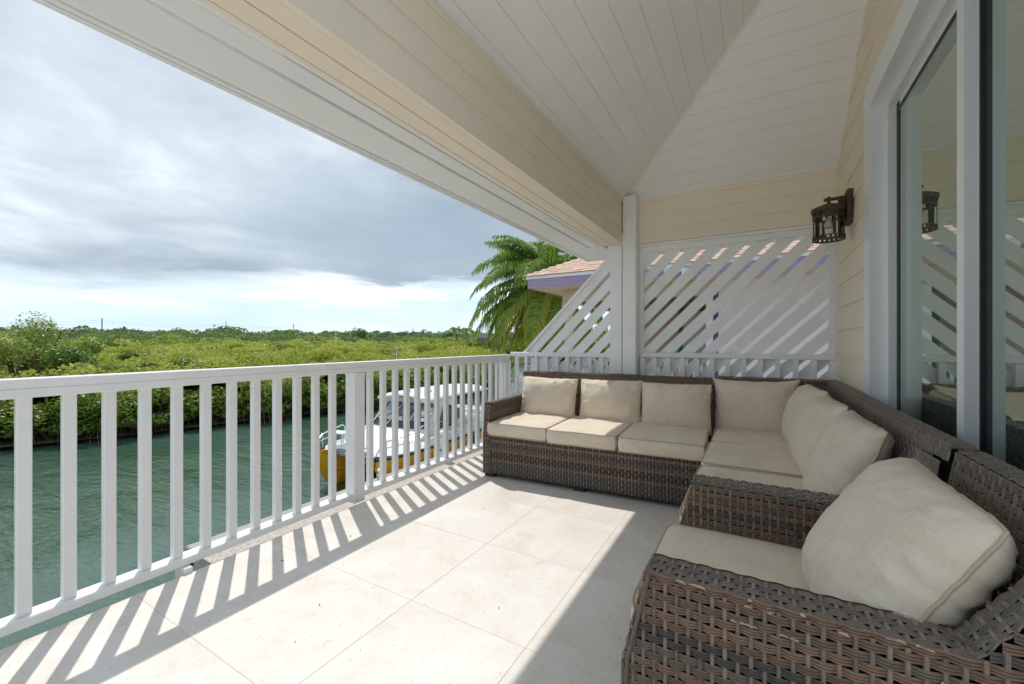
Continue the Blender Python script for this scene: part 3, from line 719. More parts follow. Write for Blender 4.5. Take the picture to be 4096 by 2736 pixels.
weave_part(sA, 'backrest', [weave((-.03, yb0, .36), (1, 0, 0), (0, (yb1-yb0)/hb, (bt-.36)/hb), nb_, SAL+.03, hb, ribs=3, seg=3, corr=.2),
    weave((-.03, yb1, bt), (1, 0, 0), (0, 1, 0), (0, 0, 1), SAL+.03, .07, ribs=3, seg=3, bleach=.15),
    weave((-.03, .940, .04), (1, 0, 0), (0, 0, 1), (0, 1, 0), SAL+.03, bt-.04, ribs=1, seg=2),
    weave((-.034, yb1, .62), (0, 1, 0), (0, 0, 1), (-1, 0, 0), .07, bt-.62, ribs=3, seg=3, warp=.035), weave((SAL, .79, .2), (0, 1, 0), (0, 0, 1), (1, 0, 0), lambda t: (.02+max(0, t-.2)*.12, .145), bt-.2, ribs=1, seg=2, warp=.04)])
part('back_core', MB().prism([(yb0+.008, .30), (yb1+.008, bt-.007), (.932, bt-.007), (.932, .30)], 'x', -.024, SAL-.006), 'core', sA, (0, 0, 0))
part('seat_core', MB().box((.048, .014, .037), (SAL-.002, .80, .376)), 'core', sA, (0, 0, 0))
lb = MB()
for k in range(15):
    x0 = random.uniform(0, 1.0); ln = random.uniform(.1, .3); h0 = random.uniform(.004, .012); y0 = yb1+random.uniform(-.004, .05)
    x = np.linspace(x0, x0+ln, 9); lb.tube(np.stack([x, y0+.006*np.sin(x*40+k), bt+.002+h0*np.sin(np.pi*(x-x0)/ln)], 1), .0022, 5, random.choice(BROWN[2:6]))
for k in range(5):
    z = np.linspace(.62, .9, 9); lb.tube(np.stack([-.04-.006*np.sin(z*30+k), yb1+.012*k+0*z, z], 1), .002, 5, BROWN[5])
part('loose_strands', lb, 'wicker', sA, (0, 0, 0), color=True, kind='stuff', label='frayed wicker strands on the sofa back')
for x, y in ((-.022, .012), (.82, .02), (1.70, .02), (-.022, .80), (.82, .80), (1.70, .80)):
    part('foot', MB().box((x, y, 0), (x+.098, y+.07, .036), .006), 'foot', sA, (0, 0, 0))

# corner sofa along the house wall
sB = thing('wicker_corner_sofa', 'brown wicker corner sofa running along the house wall', 'sofa', (.1, 3.0, 0))
bT = .903
def z2(n): return np.asarray(n, float)/np.linalg.norm(n)
BXI, BXT, BXO = .405, .500, .562
vr = np.array([BXT-BXI, 0, bT-.36]); hr = np.linalg.norm(vr)
part('back_core', MB().prism([(BXI+.008, .10), (BXT+.008, bT-.007), (BXO-.004, bT-.007), (BXO-.004, .10)], 'y', 1.735, 4.33), 'core', sB)
part('back_core', MB().prism([(4.20, .10), (4.257, bT-.007), (4.312, bT-.007), (4.312, .10)], 'x', -.312, BXO-.006), 'core', sB)
weave_part(sB, 'side_backrest', [weave((BXI, 4.26, .36), (0, -1, 0), vr/hr, z2((-vr[2], 0, vr[0])), 4.26-1.85, hr, ribs=3, seg=4, corr=.3, bleach=.25),
    weave((BXO, 4.32, bT), (0, -1, 0), (-1, 0, 0), (0, 0, 1), 4.32-1.72, BXO-BXT, pitch=.021, ribs=3, seg=4, bleach=.6),
    weave((BXO, 4.32, .06), (0, -1, 0), (0, 0, 1), (1, 0, 0), 4.32-1.72, bT-.06, ribs=1, seg=2)])
vk = np.array([0, .06, bT-.36]); hk = np.linalg.norm(vk)
weave_part(sB, 'rear_backrest', [weave((-.318, 4.19, .36), (1, 0, 0), vk/hk, z2((0, -vk[2], vk[1])), .82, hk, ribs=3, seg=3, corr=.2),
    weave((-.318, 4.25, bT), (1, 0, 0), (0, 1, 0), (0, 0, 1), .86, .07, pitch=.023, ribs=3, seg=3, bleach=.1),
    weave((-.318, 4.20, .3), (0, 1, 0), (0, 0, 1), (-1, 0, 0), lambda t: (max(0, t)*.09, .118), bT-.3, ribs=1, seg=2, warp=.04)])
weave_part(sB, 'front_panel', [weave((-.300, 3.25, .04), (0, -1, 0), (0, 0, 1), (-1, 0, 0), 3.25-1.90, .345, ribs=3, seg=3, corr=.3)])
part('seat_core', MB().box((-.292, 1.80, .037), (.44, 4.24, .372)), 'core', sB)
o_, i_, f_, t_, c_ = arm_panels((-.266, 1.785, 0), (1, 0, 0), (0, 1, 0), .135, .70, .035, .660, .48, .24, seg=5)
weave_part(sB, 'armrest', [o_, i_]+f_+t_); part('arm_core', c_, 'core', sB)
wp = []
for k in range(6): wp.append(weave((BXT+.004-.09*k*.30, 1.955-.003*k, bT+.005-.16*k*.32), (0, -1, .03), z2((-vr[0], 0, -vr[2])), z2((-vr[2], 0, vr[0])), .22, .055, pitch=.026, warp=.026, ribs=3, seg=4, bleach=.7, amp=.004))
weave_part(sB, 'worn_patch', wp, 'worn and bleached weave at the end of the back')
for x, y in ((-.27, 1.80), (-.27, 3.1), (.40, 1.80), (.40, 4.15)): part('foot', MB().box((x, y, 0), (x+.08, y+.08, .036), .006), 'foot', sB)

# armchair in front
sC = thing('wicker_armchair', 'brown wicker armchair end nearest the camera with open weave', 'armchair', (.1, 1.4, 0))
part('back_core', MB().prism([(BXI+.012, .10), (BXT+.008, bT-.007), (BXO-.004, bT-.007), (BXO-.004, .10)], 'y', 1.16, 1.690), 'core', sC)
weave_part(sC, 'backrest', [weave((BXI, 1.692, .36), (0, -1, 0), vr/hr, z2((-vr[2], 0, vr[0])), 1.692-1.15, hr, ribs=3, seg=5, bleach=.3),
    weave((BXO, 1.698, bT), (0, -1, 0), (-1, 0, 0), (0, 0, 1), 1.698-1.15, BXO-BXT, pitch=.021, ribs=3, seg=5, bleach=.6),
    weave((BXT, 1.700, bT), (1, 0, 0), (0, 0, -1), (0, 1, 0), .06, .5, ribs=3, seg=3, warp=.03)])
o_, i_, f_, t_, c_ = arm_panels((-.292, 1.050, 0), (1, 0, 0), (0, 1, 0), .098, .850, .035, .655, .42, .235, wing=(.628, .800, .900), seg=8)
for lst in (o_[0], o_[1]):
    for V, F, c in lst: part('strand', MB().add(V, F, c), 'wicker', sC, color=True)
weave_part(sC, 'inner_side', [i_]); weave_part(sC, 'arm_front', f_); weave_part(sC, 'arm_top', t_)
part('arm_core', c_, 'core', sC)
part('arm_edge', MB().tube([(-.292+.01+max(0, z-.42)*.235, 1.046, z) for z in np.linspace(.04, .655, 12)], .0055, 6, (.12, .095, .075)).tube([(-.292+.012+max(0, z-.42)*.235, 1.150, z) for z in np.linspace(.04, .655, 12)], .0055, 6, (.12, .095, .075)), 'wicker', sC, color=True)
weave_part(sC, 'front_panel', [weave((-.275, 1.775, .04), (0, -1, 0), (0, 0, 1), (-1, 0, 0), .62, .34, ribs=3, seg=3)])
part('seat_core', MB().box((-.268, 1.155, .037), (.44, 1.775, .372)), 'core', sC)
ck = MB()
for k in range(26):                                            # chipped strands along the arm edge
    x = random.uniform(-.2, .3); z = random.choice([.655, .655, .64, .60]); l = random.uniform(.006, .022)
    ck.add([(x, 1.044, z+.002), (x+l, 1.043, z+random.uniform(-.001, .004)), (x+l*.8, 1.047, z+.004), (x+l*.2, 1.047, z+.005)], [[0, 1, 2, 3]], (.50, .36, .25))
part('chipped_strands', ck, 'wicker', sC, color=True, kind='stuff')
for x, y in ((-.27, 1.06), (-.27, 1.69), (.45, 1.06), (.45, 1.62)): part('foot', MB().box((x, y, 0), (x+.07, y+.07, .036), .006), 'foot', sC)

# ------------------------------------------------------------------ cushions
def nz(p, s, seed): return mnoise.fractal(Vector((p[0]*s+seed*3.7, p[1]*s-seed*1.9, p[2]*s+seed)), 1.0, 2.0, 3)
def pillow(w_, h_, T, seed, nx=40, wr=.007, ear=.012, tuck=()):
    a = np.sin(np.linspace(-1, 1, nx)*np.pi/2); A, B = np.meshgrid(a, a, indexing='ij'); mb = MB()
    ex = 1-.045*(1-B**2)+ear*np.abs(A)**6*np.abs(B)**6*2; ey = 1-.045*(1-A**2)+ear*np.abs(A)**6*np.abs(B)**6*2
    Xp = w_/2*A*ex; Yp = h_/2*B*ey
    prof = (np.clip(1-np.abs(A)**2.7, 0, 1)**.52)*(np.clip(1-np.abs(B)**2.7, 0, 1)**.52)
    lowf = np.zeros_like(A); edg = np.zeros_like(A); tz = np.zeros_like(A)
    for i_ in range(nx):
        for j_ in range(nx):
            p = (Xp[i_, j_], Yp[i_, j_], 0)
            lowf[i_, j_] = nz(p, 3.2, seed); edg[i_, j_] = nz((A[i_, j_]*2.2, B[i_, j_]*2.2, math.atan2(B[i_, j_], A[i_, j_])*2.6), 1.7, seed+5)
    rim = np.clip(np.maximum(np.abs(A), np.abs(B)), 0, 1)**3*np.clip(1-np.maximum(np.abs(A), np.abs(B))**10, 0, 1)
    Xs = Xp+.004*edg*np.abs(A)**8; Ys = Yp+.004*edg*np.abs(B)**8; per = []
    zw = .0045*edg*np.clip(np.maximum(np.abs(A), np.abs(B)), 0, 1)**6
    for sgn in (1, -1):
        Zp = sgn*(T/2*prof*(1+.16*lowf)+wr*2.2*edg*rim)+zw
        for (ta, tb, rad, dep) in tuck: Zp = Zp-sgn*dep*np.exp(-((A-ta)**2+(B-tb)**2)/rad**2)*(.5+edg)
        P = np.stack([Xs, Ys, Zp], -1); mb.grid(P if sgn > 0 else P[::-1])
        if sgn > 0: per = np.concatenate([P[:, 0], P[-1, 1:], P[-2::-1, -1], P[0, -2:0:-1]])
    pip = MB().tube(per*np.array([1.004, 1.004, 1]), .0042, 7, closed=True)
    return mb, pip
def seat(w_, d_, T, seed, crown=.016, nx=26, sag=0.):
    a = np.linspace(-1, 1, nx); a = np.sign(a)*(1-(1-np.abs(a))**1.35); A, B = np.meshgrid(a, a, indexing='ij')
    cr = 1-.030*np.clip(np.abs(A)*np.abs(B)-.80, 0, 1)*5
    Xp = w_/2*A*cr; Yp = d_/2*B*cr; mb = MB(); pip = MB()
    N1 = np.array([[nz((Xp[i, j], Yp[i, j], 0), 5, seed) for j in range(nx)] for i in range(nx)])
    dome = np.clip(1-A**4, 0, 1)**.6*np.clip(1-B**4, 0, 1)**.6
    per = lambda P: np.concatenate([P[:, 0], P[-1, 1:], P[-2::-1, -1], P[0, -2:0:-1]])
    for top in (1, 0):
        Zp = (T+crown*dome*(1+.5*N1)+.004*N1-sag*np.clip(1-A*A-B*B, 0, 1)) if top else .004*N1-.002*dome
        P = np.stack([Xp+.004*N1, Yp-.004*N1, Zp], -1); mb.grid(P if top else P[::-1])
        e = per(P); c = e.mean(0)
        if top: et = e
        else: eb = e
        pip.tube(c+(e-c)*np.array([1.008, 1.008, 1]), .0046, 7, closed=True)
    lay = []
    for t in np.linspace(0, 1, 7):
        e = eb*(1-t)+et*t; c = e.mean(0); bulge = .011*math.sin(math.pi*t); dd = e-c; dd[:, 2] = 0
        dd = dd/np.linalg.norm(dd, axis=1)[:, None]; wn_ = np.array([nz((q[0], q[1], q[2]*2), 7, seed+2) for q in e])[:, None]
        lay.append(e+dd*(bulge+.004*wn_*math.sin(math.pi*t)))
    mb.grid(np.array(lay), wrap=True)
    return mb, pip
def cushion(kind, geo, label, loc, rot, group):
    mb, pip = geo
    me = mesh_of(mb, kind, 'fabric', smooth=True); o = tag(link(kind, me, None, loc, rot), label, 'cushion', group)
    child('piping', mesh_of(pip, 'piping', 'piping', smooth=True), o)
    return o
def placed(c, face, tilt, roll=0.):
    """rotation of a pillow whose front looks along face (horizontal angle), leaning back by tilt"""
    return (Matrix.Rotation(face, 4, 'Z') @ Matrix.Rotation(math.pi/2-tilt, 4, 'X') @ Matrix.Rotation(roll, 4, 'Z')).to_euler()
GS, GB = 'seat cushions of the wicker seating', 'back cushions of the wicker seating'
for k, (x0, x1, lab, yy, dz) in enumerate(((.012, .588, 'beige seat cushion beside the low left wicker armrest', 0, 0), (.596, 1.176, 'beige seat cushion in the middle of the long sofa, half sunlit', -.006, -.006), (1.188, 1.80, 'shaded beige seat cushion at the corner end of the long sofa', -.002, -.008))):
    cushion('seat_cushion', seat(x1-x0, .74, .108, 11+k), lab, AP((x0+x1)/2, .362+yy, .382+dz), (0, 0, AR+random.uniform(-.008, .008)), GS)
for k, (xc, wv_, h_, zc_, yy, roll, lab, tk) in enumerate(((.335, .60, .415, .655, .60, -.02, 'sunlit beige back cushion beside the left armrest', ()), (.955, .585, .43, .648, .62, .01, 'beige back cushion crossed by the diagonal shadow edge', ()), (1.535, .585, .43, .640, .62, .005, 'shaded beige back cushion at the corner end of the long sofa', ((.25, -.9, .25, .02),)))):
    cushion('back_cushion', pillow(wv_, h_, .205, 21+k, tuck=tk, ear=-.006, wr=.011), lab, AP(xc, yy+.06, zc_), placed(None, AR, R(12), roll), GB)
# corner sofa
for k, (y0, y1, lab, dz) in enumerate(((3.44, 4.14, 'beige seat cushion deep in the corner of the seating', 0), (2.79, 3.43, 'beige seat cushion second from the corner on the wall side', .004), (1.925, 2.78, 'beige seat cushion behind the middle wicker armrest', -.012))):
    cushion('seat_cushion', seat(.70, y1-y0, .105, 31+k), lab, (.055, (y0+y1)/2, .376+dz), (0, 0, random.uniform(-.006, .006)), GS)
cushion('back_cushion', pillow(.60, .455, .20, 41, ear=.03, tuck=((-.85, .9, .2, .02),)), 'shaded beige cushion in the corner facing the camera', (-.018, 4.055, .668), placed(None, 0, R(9), .012), GB)
for k, (y, zc_, x, rz, tl, lab, tk) in enumerate(((3.66, .672, .300, .10, 17, 'farthest of the three side cushions against the wall side back', ()), (3.03, .668, .315, .05, 19, 'middle side cushion with a pinched top corner', ((.7, .7, .3, .035),)), (2.38, .662, .335, .03, 21, 'plump nearest side cushion behind the middle armrest', ((.8, .55, .22, .02),)))):
    cushion('back_cushion', pillow(.61, .47, .235, 51+k, tuck=tk, wr=.012, ear=-.016), lab, (x, y, zc_), placed(None, -math.pi/2+rz, R(tl), 0), GB)
# armchair
cushion('seat_cushion', seat(.72, .61, .11, 61), 'beige armchair seat cushion between the two near armrests', (.055, 1.468, .380), (0, 0, 0), GS)
cushion('back_cushion', pillow(.59, .465, .265, 62, nx=60, wr=.012, ear=-.024, tuck=((.75, -.2, .2, .012),)), 'large plump armchair back cushion nearest the camera', (.292, 1.425, .672), placed(None, -math.pi/2, R(30), 0), GB)

# ------------------------------------------------------------------ ground, water, far bank
from mathutils.geometry import tessellate_polygon
def flat(pts, z):
    T = tessellate_polygon([[Vector((x, y, 0)) for x, y in pts]]); P = np.array([(x, y, z) for x, y in pts], float); out = []
    for t in T:
        p = P[list(t)]; out.append(list(t) if np.cross(p[1]-p[0], p[2]-p[0])[2] > 0 else list(t)[::-1])
    return P, np.array(out)
def ngon(name, pts, z, m, kind='structure'):
    P, F = flat(pts, z); return tag(link(name, mesh_of(MB().add(P, F), name, m)), kind=kind)
BANK = [(-34, -60), (-31, -20), (-29.0, 0), (-28.1, 4.4), (-26.4, 8.2), (-25.3, 14), (-22.6, 21), (-22.2, 30), (-27, 42), (-38, 61), (-47, 78)]
DOCKX = -8.98
ngon('water', [(-70, -90), (-5, -90), (-5, 3.6), (DOCKX+.3, 3.6), (-8.8, 70), (-20, 100), (-60, 100), (-60, 60)], ZW, 'water')
ngon('canal_bed', [(-80, -95), (0, -95), (0, 110), (-80, 110)], ZW-1.6, 'soil')
ngon('far_bank', BANK+[(-30, 88), (-9, 74), (40, 74), (900, 400), (900, 4000), (-4000, 4000), (-4000, -2500), (-34, -2500)], ZW+.18, 'soil')
gp = [(DOCKX, 3.6), (-6.0, 3.6), (-6.0, -200), (900, -200), (900, 400), (40, 74), (-9, 74), (DOCKX+.05, 14)]
gm = MB().add(*flat(gp, ZG)); n_ = len(gp); gv = np.array([(x, y, z) for z in (ZG, ZG-1.7) for x, y in gp])
gm.add(gv, np.array([[k, k+n_, (k+1) % n_+n_, (k+1) % n_] for k in range(n_)]))
tag(link('ground', mesh_of(gm, 'ground', 'gravel')), kind='structure')
tag(link('dock_kerb', mesh_of(MB().box((DOCKX-.12, 3.6, ZG-1.0), (DOCKX+.22, 60, ZG+.06), .02), 'dock_kerb', 'conc')), kind='structure')

# ------------------------------------------------------------------ leaves
def leaf_quads(P, N, size, aspect=.55, bend=.25, r=rng, spread=.75):
    """diamond leaves (4 corners) at points P roughly facing N"""
    n = len(P); N = N+r.normal(0, spread, (n, 3)); N /= np.linalg.norm(N, axis=1)[:, None]
    t = r.normal(0, 1, (n, 3)); A = np.cross(N, t); A /= np.linalg.norm(A, axis=1)[:, None]; B = np.cross(N, A)
    s = (np.asarray(size)*r.uniform(.65, 1.3, n))[:, None]
    V = np.stack([P-A*s*.5, P+B*s*.5*aspect-A*s*.05, P+A*s*.5-N*s*bend*.5, P-B*s*.5*aspect-A*s*.05], 1)
    return V.reshape(-1, 3), np.arange(4*n).reshape(n, 4)
def shade(n, lo, hi, r=rng):
    c = r.uniform(lo, hi, n); return np.repeat(np.stack([c, c, c], 1), 4, 0)
def crown(mb, c, rad, n, size, lo, hi, lumps=7, flat=1., r=rng, yellow=.015):
    """leaf crown made of overlapping lumpy clusters"""
    c = np.asarray(c, float); rad = np.asarray(rad, float)
    d = r.normal(0, 1, (lumps, 3)); d /= np.linalg.norm(d, axis=1)[:, None]; d[:, 2] = np.abs(d[:, 2])*flat-.15
    LC = d*r.uniform(.45, .85, (lumps, 1)); LR = r.uniform(.32, .55, lumps)
    k = r.integers(0, lumps, n); v = r.normal(0, 1, (n, 3)); v /= np.linalg.norm(v, axis=1)[:, None]
    q = LC[k]+v*(LR[k]*r.uniform(.55, 1.05, n)**.5)[:, None]
    P = c+q*rad; N = v+np.array([0, 0, .55])
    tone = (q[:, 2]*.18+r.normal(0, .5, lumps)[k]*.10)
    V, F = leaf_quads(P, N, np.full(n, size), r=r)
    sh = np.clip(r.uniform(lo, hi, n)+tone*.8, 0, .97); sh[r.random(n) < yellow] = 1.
    return mb.add(V, F, np.repeat(np.stack([sh]*3, 1), 4, 0))

# mangrove bushes along the far bank: each one a thing
def bush_meshes(seed):
    r = np.random.default_rng(seed); mb = MB(); R_ = (1.75, 1.75, 1.45)
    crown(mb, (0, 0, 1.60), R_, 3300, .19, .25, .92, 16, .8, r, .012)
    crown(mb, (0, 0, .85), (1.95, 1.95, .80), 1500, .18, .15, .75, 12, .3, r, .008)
    rt = MB()
    for k in range(26):
        a = r.uniform(0, 6.28); d = r.uniform(.3, 1.75); h = r.uniform(.5, 1.0)
        p = np.array([[.25*math.cos(a), .25*math.sin(a), h+.25], [d*.6*math.cos(a), d*.6*math.sin(a), h*.95], [d*.9*math.cos(a), d*.9*math.sin(a), h*.5], [d*math.cos(a+.1), d*math.sin(a+.1), -.5]])
        rt.tube(p, [.03, .026, .022, .02], 5)
    for k in range(4):
        a = r.uniform(0, 6.28); rt.tube([(0, 0, -.2), (.2*math.cos(a), .2*math.sin(a), .7), (.7*math.cos(a), .7*math.sin(a), 1.7)], [.07, .05, .02], 6)
    return mesh_of(mb, 'crown', 'mangrove', color=True), mesh_of(rt, 'roots', 'root')
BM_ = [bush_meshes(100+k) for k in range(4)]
bp = [np.array(p, float) for p in BANK]; seglen = [np.linalg.norm(bp[k+1]-bp[k]) for k in range(len(bp)-1)]
def along(s):
    for k, L in enumerate(seglen):
        if s <= L: return bp[k]+(bp[k+1]-bp[k])*s/L, (bp[k+1]-bp[k])/L
        s -= L
    return bp[-1], (bp[-1]-bp[-2])/seglen[-1]
ORD = 'first second third fourth fifth sixth seventh eighth ninth tenth eleventh twelfth thirteenth fourteenth fifteenth sixteenth seventeenth eighteenth nineteenth twentieth'.split()
def gap_label(q):
    vis = sorted(y for y in ys if abs(y-2.16) > .085 and .44 < y < 4.33); y = q[1]*RX1/q[0]      # where the sight line crosses the railing
    if q[0] >= -3 or y > 4.3: return 'mangrove bush on the far bank behind the corner post of the railing'
    if y < .44: return 'mangrove bush on the far bank beyond the left edge of the railing view'
    if abs(y-2.16) < .09: return 'mangrove bush on the far bank hidden by the wide middle railing post'
    if y < 2.16: return 'mangrove bush on the far bank seen by the '+ORD[min(19, sum(v < y for v in vis))]+' baluster gap from the left'
    return 'mangrove bush on the far bank seen by the '+ORD[min(19, sum(2.16 < v < y for v in vis))]+' baluster gap after the wide post'
s_ = 58.0; k = 0
while s_ < sum(seglen)-2:
    p, t = along(s_); nrm2 = np.array([-t[1], t[0]]); j = random.uniform(-.2, .5)
    q = p+nrm2*(1.0+j); sc = random.uniform(.78, 1.12)
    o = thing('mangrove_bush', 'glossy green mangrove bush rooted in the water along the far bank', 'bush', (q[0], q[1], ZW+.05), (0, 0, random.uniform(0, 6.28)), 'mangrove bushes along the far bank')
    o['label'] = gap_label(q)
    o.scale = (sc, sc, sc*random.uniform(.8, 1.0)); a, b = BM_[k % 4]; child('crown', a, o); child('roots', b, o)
    s_ += random.uniform(1.35, 2.0)*(1 if s_ < 130 else 1.5); k += 1
# floating leaf patches and driftwood at the bank are left to the water material

# field of mangroves beyond: one mass
fld = MB(); bankx = np.array(BANK)
def inside_land(P, gap=1.5):
    """left of the bank line, by at least ~2 m"""
    x = np.interp(P[:, 1], bankx[:, 1], bankx[:, 0]); far = P[:, 1] > 78
    return np.where(far, (P[:, 1] > 90+np.maximum(0, P[:, 0]+30)*-.5), P[:, 0] < x-gap)
def cell(P):
    """domed crowns: height of the dome (0..1) and a random tone of its bush"""
    h = np.empty(len(P)); c = np.empty(len(P))
    for k, (x, y) in enumerate(P):
        d = math.hypot(x, y); sc = .40 if d < 60 else .30 if d < 128 else .13
        ds, pts_ = mnoise.voronoi(Vector((x*sc, y*sc, .5))); q = pts_[0]
        h[k] = max(0., 1-ds[0]*ds[0]*1.5); c[k] = (math.sin(q.x*12.9+q.y*78.2)*43758.5) % 1.0
    return h, c
def height(P, hc=None):
    d = np.hypot(P[:, 0], P[:, 1]); base = np.interp(d, [24, 45, 100, 135, 170, 230, 320], [-1.25, -1.05, -.55, -.05, 1.2, 2.6, 4.4])
    h, c = hc if hc else cell(P)
    n = np.array([mnoise.noise(Vector((x*.07, y*.07, 0))) for x, y in P])
    return base+(h*(.7+1.1*c)-.15)*np.interp(d, [24, 100, 135, 300], [1.05, 1.25, 2.0, 3.2])+n*np.interp(d, [24, 100, 300], [.35, .6, 1.5])
def scatter(r0, r1, dens, size, lo, hi, thick, mbx, up=.6):
    a0, a1 = R(88), R(186); area = (a1-a0)*(r1*r1-r0*r0)/2; n = int(area*dens)
    rr = np.sqrt(rng.uniform(r0*r0, r1*r1, n)); aa = rng.uniform(a0, a1, n); P = np.stack([rr*np.cos(aa), rr*np.sin(aa)], 1); P = P[inside_land(P)]
    hc_ = cell(P); hh = height(P, hc_); z = hh-rng.exponential(thick, len(P)); N = np.zeros((len(P), 3)); N[:, 2] = up; N[:, 0] = .25
    V, F = leaf_quads(np.column_stack([P, z]), N, np.full(len(P), size), .62, spread=.42)
    nn = np.array([mnoise.noise(Vector((x*.11+9, y*.11, 5)))*.35+mnoise.noise(Vector((x*.5+4, y*.5, 8)))*.22 for x, y in P])
    sh = np.clip(rng.uniform(lo, hi, len(P))+nn*.7+(hc_[1]-.5)*.6, 0, .97); sh[rng.random(len(P)) < .012] = 1.
    mbx.add(V, F, np.repeat(np.stack([sh]*3, 1), 4, 0))
scatter(24, 42, 48, .21, .30, .85, .20, fld); scatter(42, 70, 26, .30, .32, .85, .26, fld); scatter(70, 140, 8.0, .55, .34, .82, .35, fld)
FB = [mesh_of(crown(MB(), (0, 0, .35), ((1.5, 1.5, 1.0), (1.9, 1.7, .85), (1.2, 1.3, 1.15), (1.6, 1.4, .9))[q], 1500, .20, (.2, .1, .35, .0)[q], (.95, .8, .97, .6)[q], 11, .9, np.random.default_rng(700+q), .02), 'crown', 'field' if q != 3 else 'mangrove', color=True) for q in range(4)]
k = 0
def scrub_label(p, kind, dist):
    vis = sorted(y for y in ys if abs(y-2.16) > .085 and .44 < y < 4.33); y = p[1]*RX1/p[0]
    tone = ('rounded mid green', 'broad yellow green', 'tall pale lime', 'low dark green')[kind]; dd = 'near' if dist < 42 else 'middle distance' if dist < 58 else 'far'
    if p[0] >= -3 or y > 4.3: return tone+' '+dd+' scrub crown above the corner post of the railing'
    if y < .44: return tone+' '+dd+' scrub crown beyond the left end of the view'
    n = sum(v < y for v in vis); return tone+' '+dd+' scrub crown above the '+(ORD[min(19, n)]+' baluster gap from the left' if y < 2.16 else ORD[min(19, sum(2.16 < v < y for v in vis))]+' gap after the wide post')
while k < 46:
    dd_ = random.uniform(27, 75); aa_ = R(random.uniform(100, 176)); q = np.array([[dd_*math.cos(aa_), dd_*math.sin(aa_)]])
    if not inside_land(q)[0]: continue
    z = height(q)[0]; o = thing('scrub_bush', 'rounded crown standing a little above the lime green mangrove scrub', 'bush', (q[0, 0], q[0, 1], z-.45), (0, 0, random.uniform(0, 6.28)), 'rounded crowns in the mangrove scrub'); o['label'] = scrub_label(q[0], k % 4, dd_); g_ = random.uniform(.7, 1.25); o.scale = (g_, g_, g_*random.uniform(.8, 1.2))
    child('crown', FB[k % 4], o); k += 1
solo('mangrove_field', fld, 'field', 'broad mass of lime green mangrove scrub beyond the canal', 'scrub', kind='stuff', color=True)
fd2 = MB(); scatter(128, 200, 4.5, .85, .25, .75, .6, fd2); scatter(200, 330, 1.7, 1.5, .15, .65, 1.0, fd2)
solo('distant_scrub', fd2, 'fardark', 'olive green band of distant woodland behind the lime scrub', 'woodland', kind='stuff', color=True)
# dark filler sheet: shaded interior put into its colour, hides the ground
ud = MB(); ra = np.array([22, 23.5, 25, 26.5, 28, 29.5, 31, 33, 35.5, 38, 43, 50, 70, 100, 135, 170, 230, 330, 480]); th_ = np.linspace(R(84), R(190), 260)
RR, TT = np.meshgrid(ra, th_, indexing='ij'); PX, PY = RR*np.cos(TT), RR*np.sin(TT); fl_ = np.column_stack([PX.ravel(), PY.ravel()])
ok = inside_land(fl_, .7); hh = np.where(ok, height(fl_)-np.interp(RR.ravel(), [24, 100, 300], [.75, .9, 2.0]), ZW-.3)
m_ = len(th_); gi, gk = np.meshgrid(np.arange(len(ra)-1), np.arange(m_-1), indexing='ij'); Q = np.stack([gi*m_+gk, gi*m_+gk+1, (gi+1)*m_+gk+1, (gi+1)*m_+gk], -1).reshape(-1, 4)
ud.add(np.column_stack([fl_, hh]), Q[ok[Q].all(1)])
solo('canopy_fill', ud, 'underleaf', 'dark filler sheet standing in for shade under the mangrove canopy', 'canopy_fill', kind='stuff')

# ------------------------------------------------------------------ helper: pixel direction -> point at a depth along the view axis
def ray(u, v, t):
    xc = (u-2048)/1672; zc = (1368-v)/1672; c, s = math.cos(YAW), math.sin(YAW)
    return np.array([(xc*c-s)*t, (xc*s+c)*t, 1.22+zc*t])

# nearer trees standing out of the scrub
def tree(name, label, base, top, rad, m, n, size, lo, hi, lumps=9, cat='tree', group=None, seed=1, flat=.8):
    r = np.random.default_rng(seed); o = thing(name, label, cat, tuple(base), (0, 0, 0), group); H = top-base[2]
    mb = crown(MB(), (0, 0, H-rad[2]*.95), rad, n, size, lo, hi, lumps, flat, r, .0)
    child('crown', mesh_of(mb, 'crown', m, color=True), o)
    tr = MB().tube([(0, 0, 0), (.05*H, 0, H*.35), (0, .03*H, H*.7)], [.035*H, .028*H, .015*H], 7)
    for k in range(4):
        a = r.uniform(0, 6.28); tr.tube([(.03*H, 0, H*.4), (rad[0]*.4*math.cos(a), rad[1]*.4*math.sin(a), H*.62), (rad[0]*.7*math.cos(a), rad[1]*.7*math.sin(a), H*.85)], [.02*H, .012*H, .005*H], 5)
    child('trunk', mesh_of(tr, 'trunk', 'root'), o); return o
b = ray(135, 1500, 24); tree('young_tree', 'feathery light green tree standing above the scrub at the far left', (b[0], b[1], ZW), ray(135, 1268, 24)[2]+.2, (1.7, 1.7, 2.3), 'youngtree', 3000, .15, .25, .95, 22, seed=4, flat=1.0)
b = ray(60, 1500, 22); tree('young_tree', 'pale bushy sapling left of the feathery light green tree', (b[0], b[1], ZW), ray(60, 1312, 22)[2], (1.0, 1.0, 1.7), 'youngtree', 1300, .16, .35, .95, 8, seed=5)
b = ray(215, 1500, 23); tree('dark_bush', 'dark green spreading bush amid the lime scrub at the left', (b[0], b[1], ZW), ray(215, 1368, 23)[2], (1.9, 1.5, 1.2), 'mangrove', 2300, .17, .05, .38, 10, 'bush', seed=6)
b = ray(545, 1450, 36); tree('dark_bush', 'small grey green bush amid the lime scrub', (b[0], b[1], ZW), ray(545, 1392, 36)[2], (1.2, 1.2, .7), 'mangrove', 900, .2, .12, .5, 8, 'bush', seed=7)
b = ray(355, 1450, 30); tree('young_tree', 'pale leafy shoot rising at the edge of the scrub', (b[0], b[1], ZW), ray(350, 1345, 30)[2], (1.0, 1.0, .9), 'youngtree', 900, .2, .4, .95, 7, seed=8)
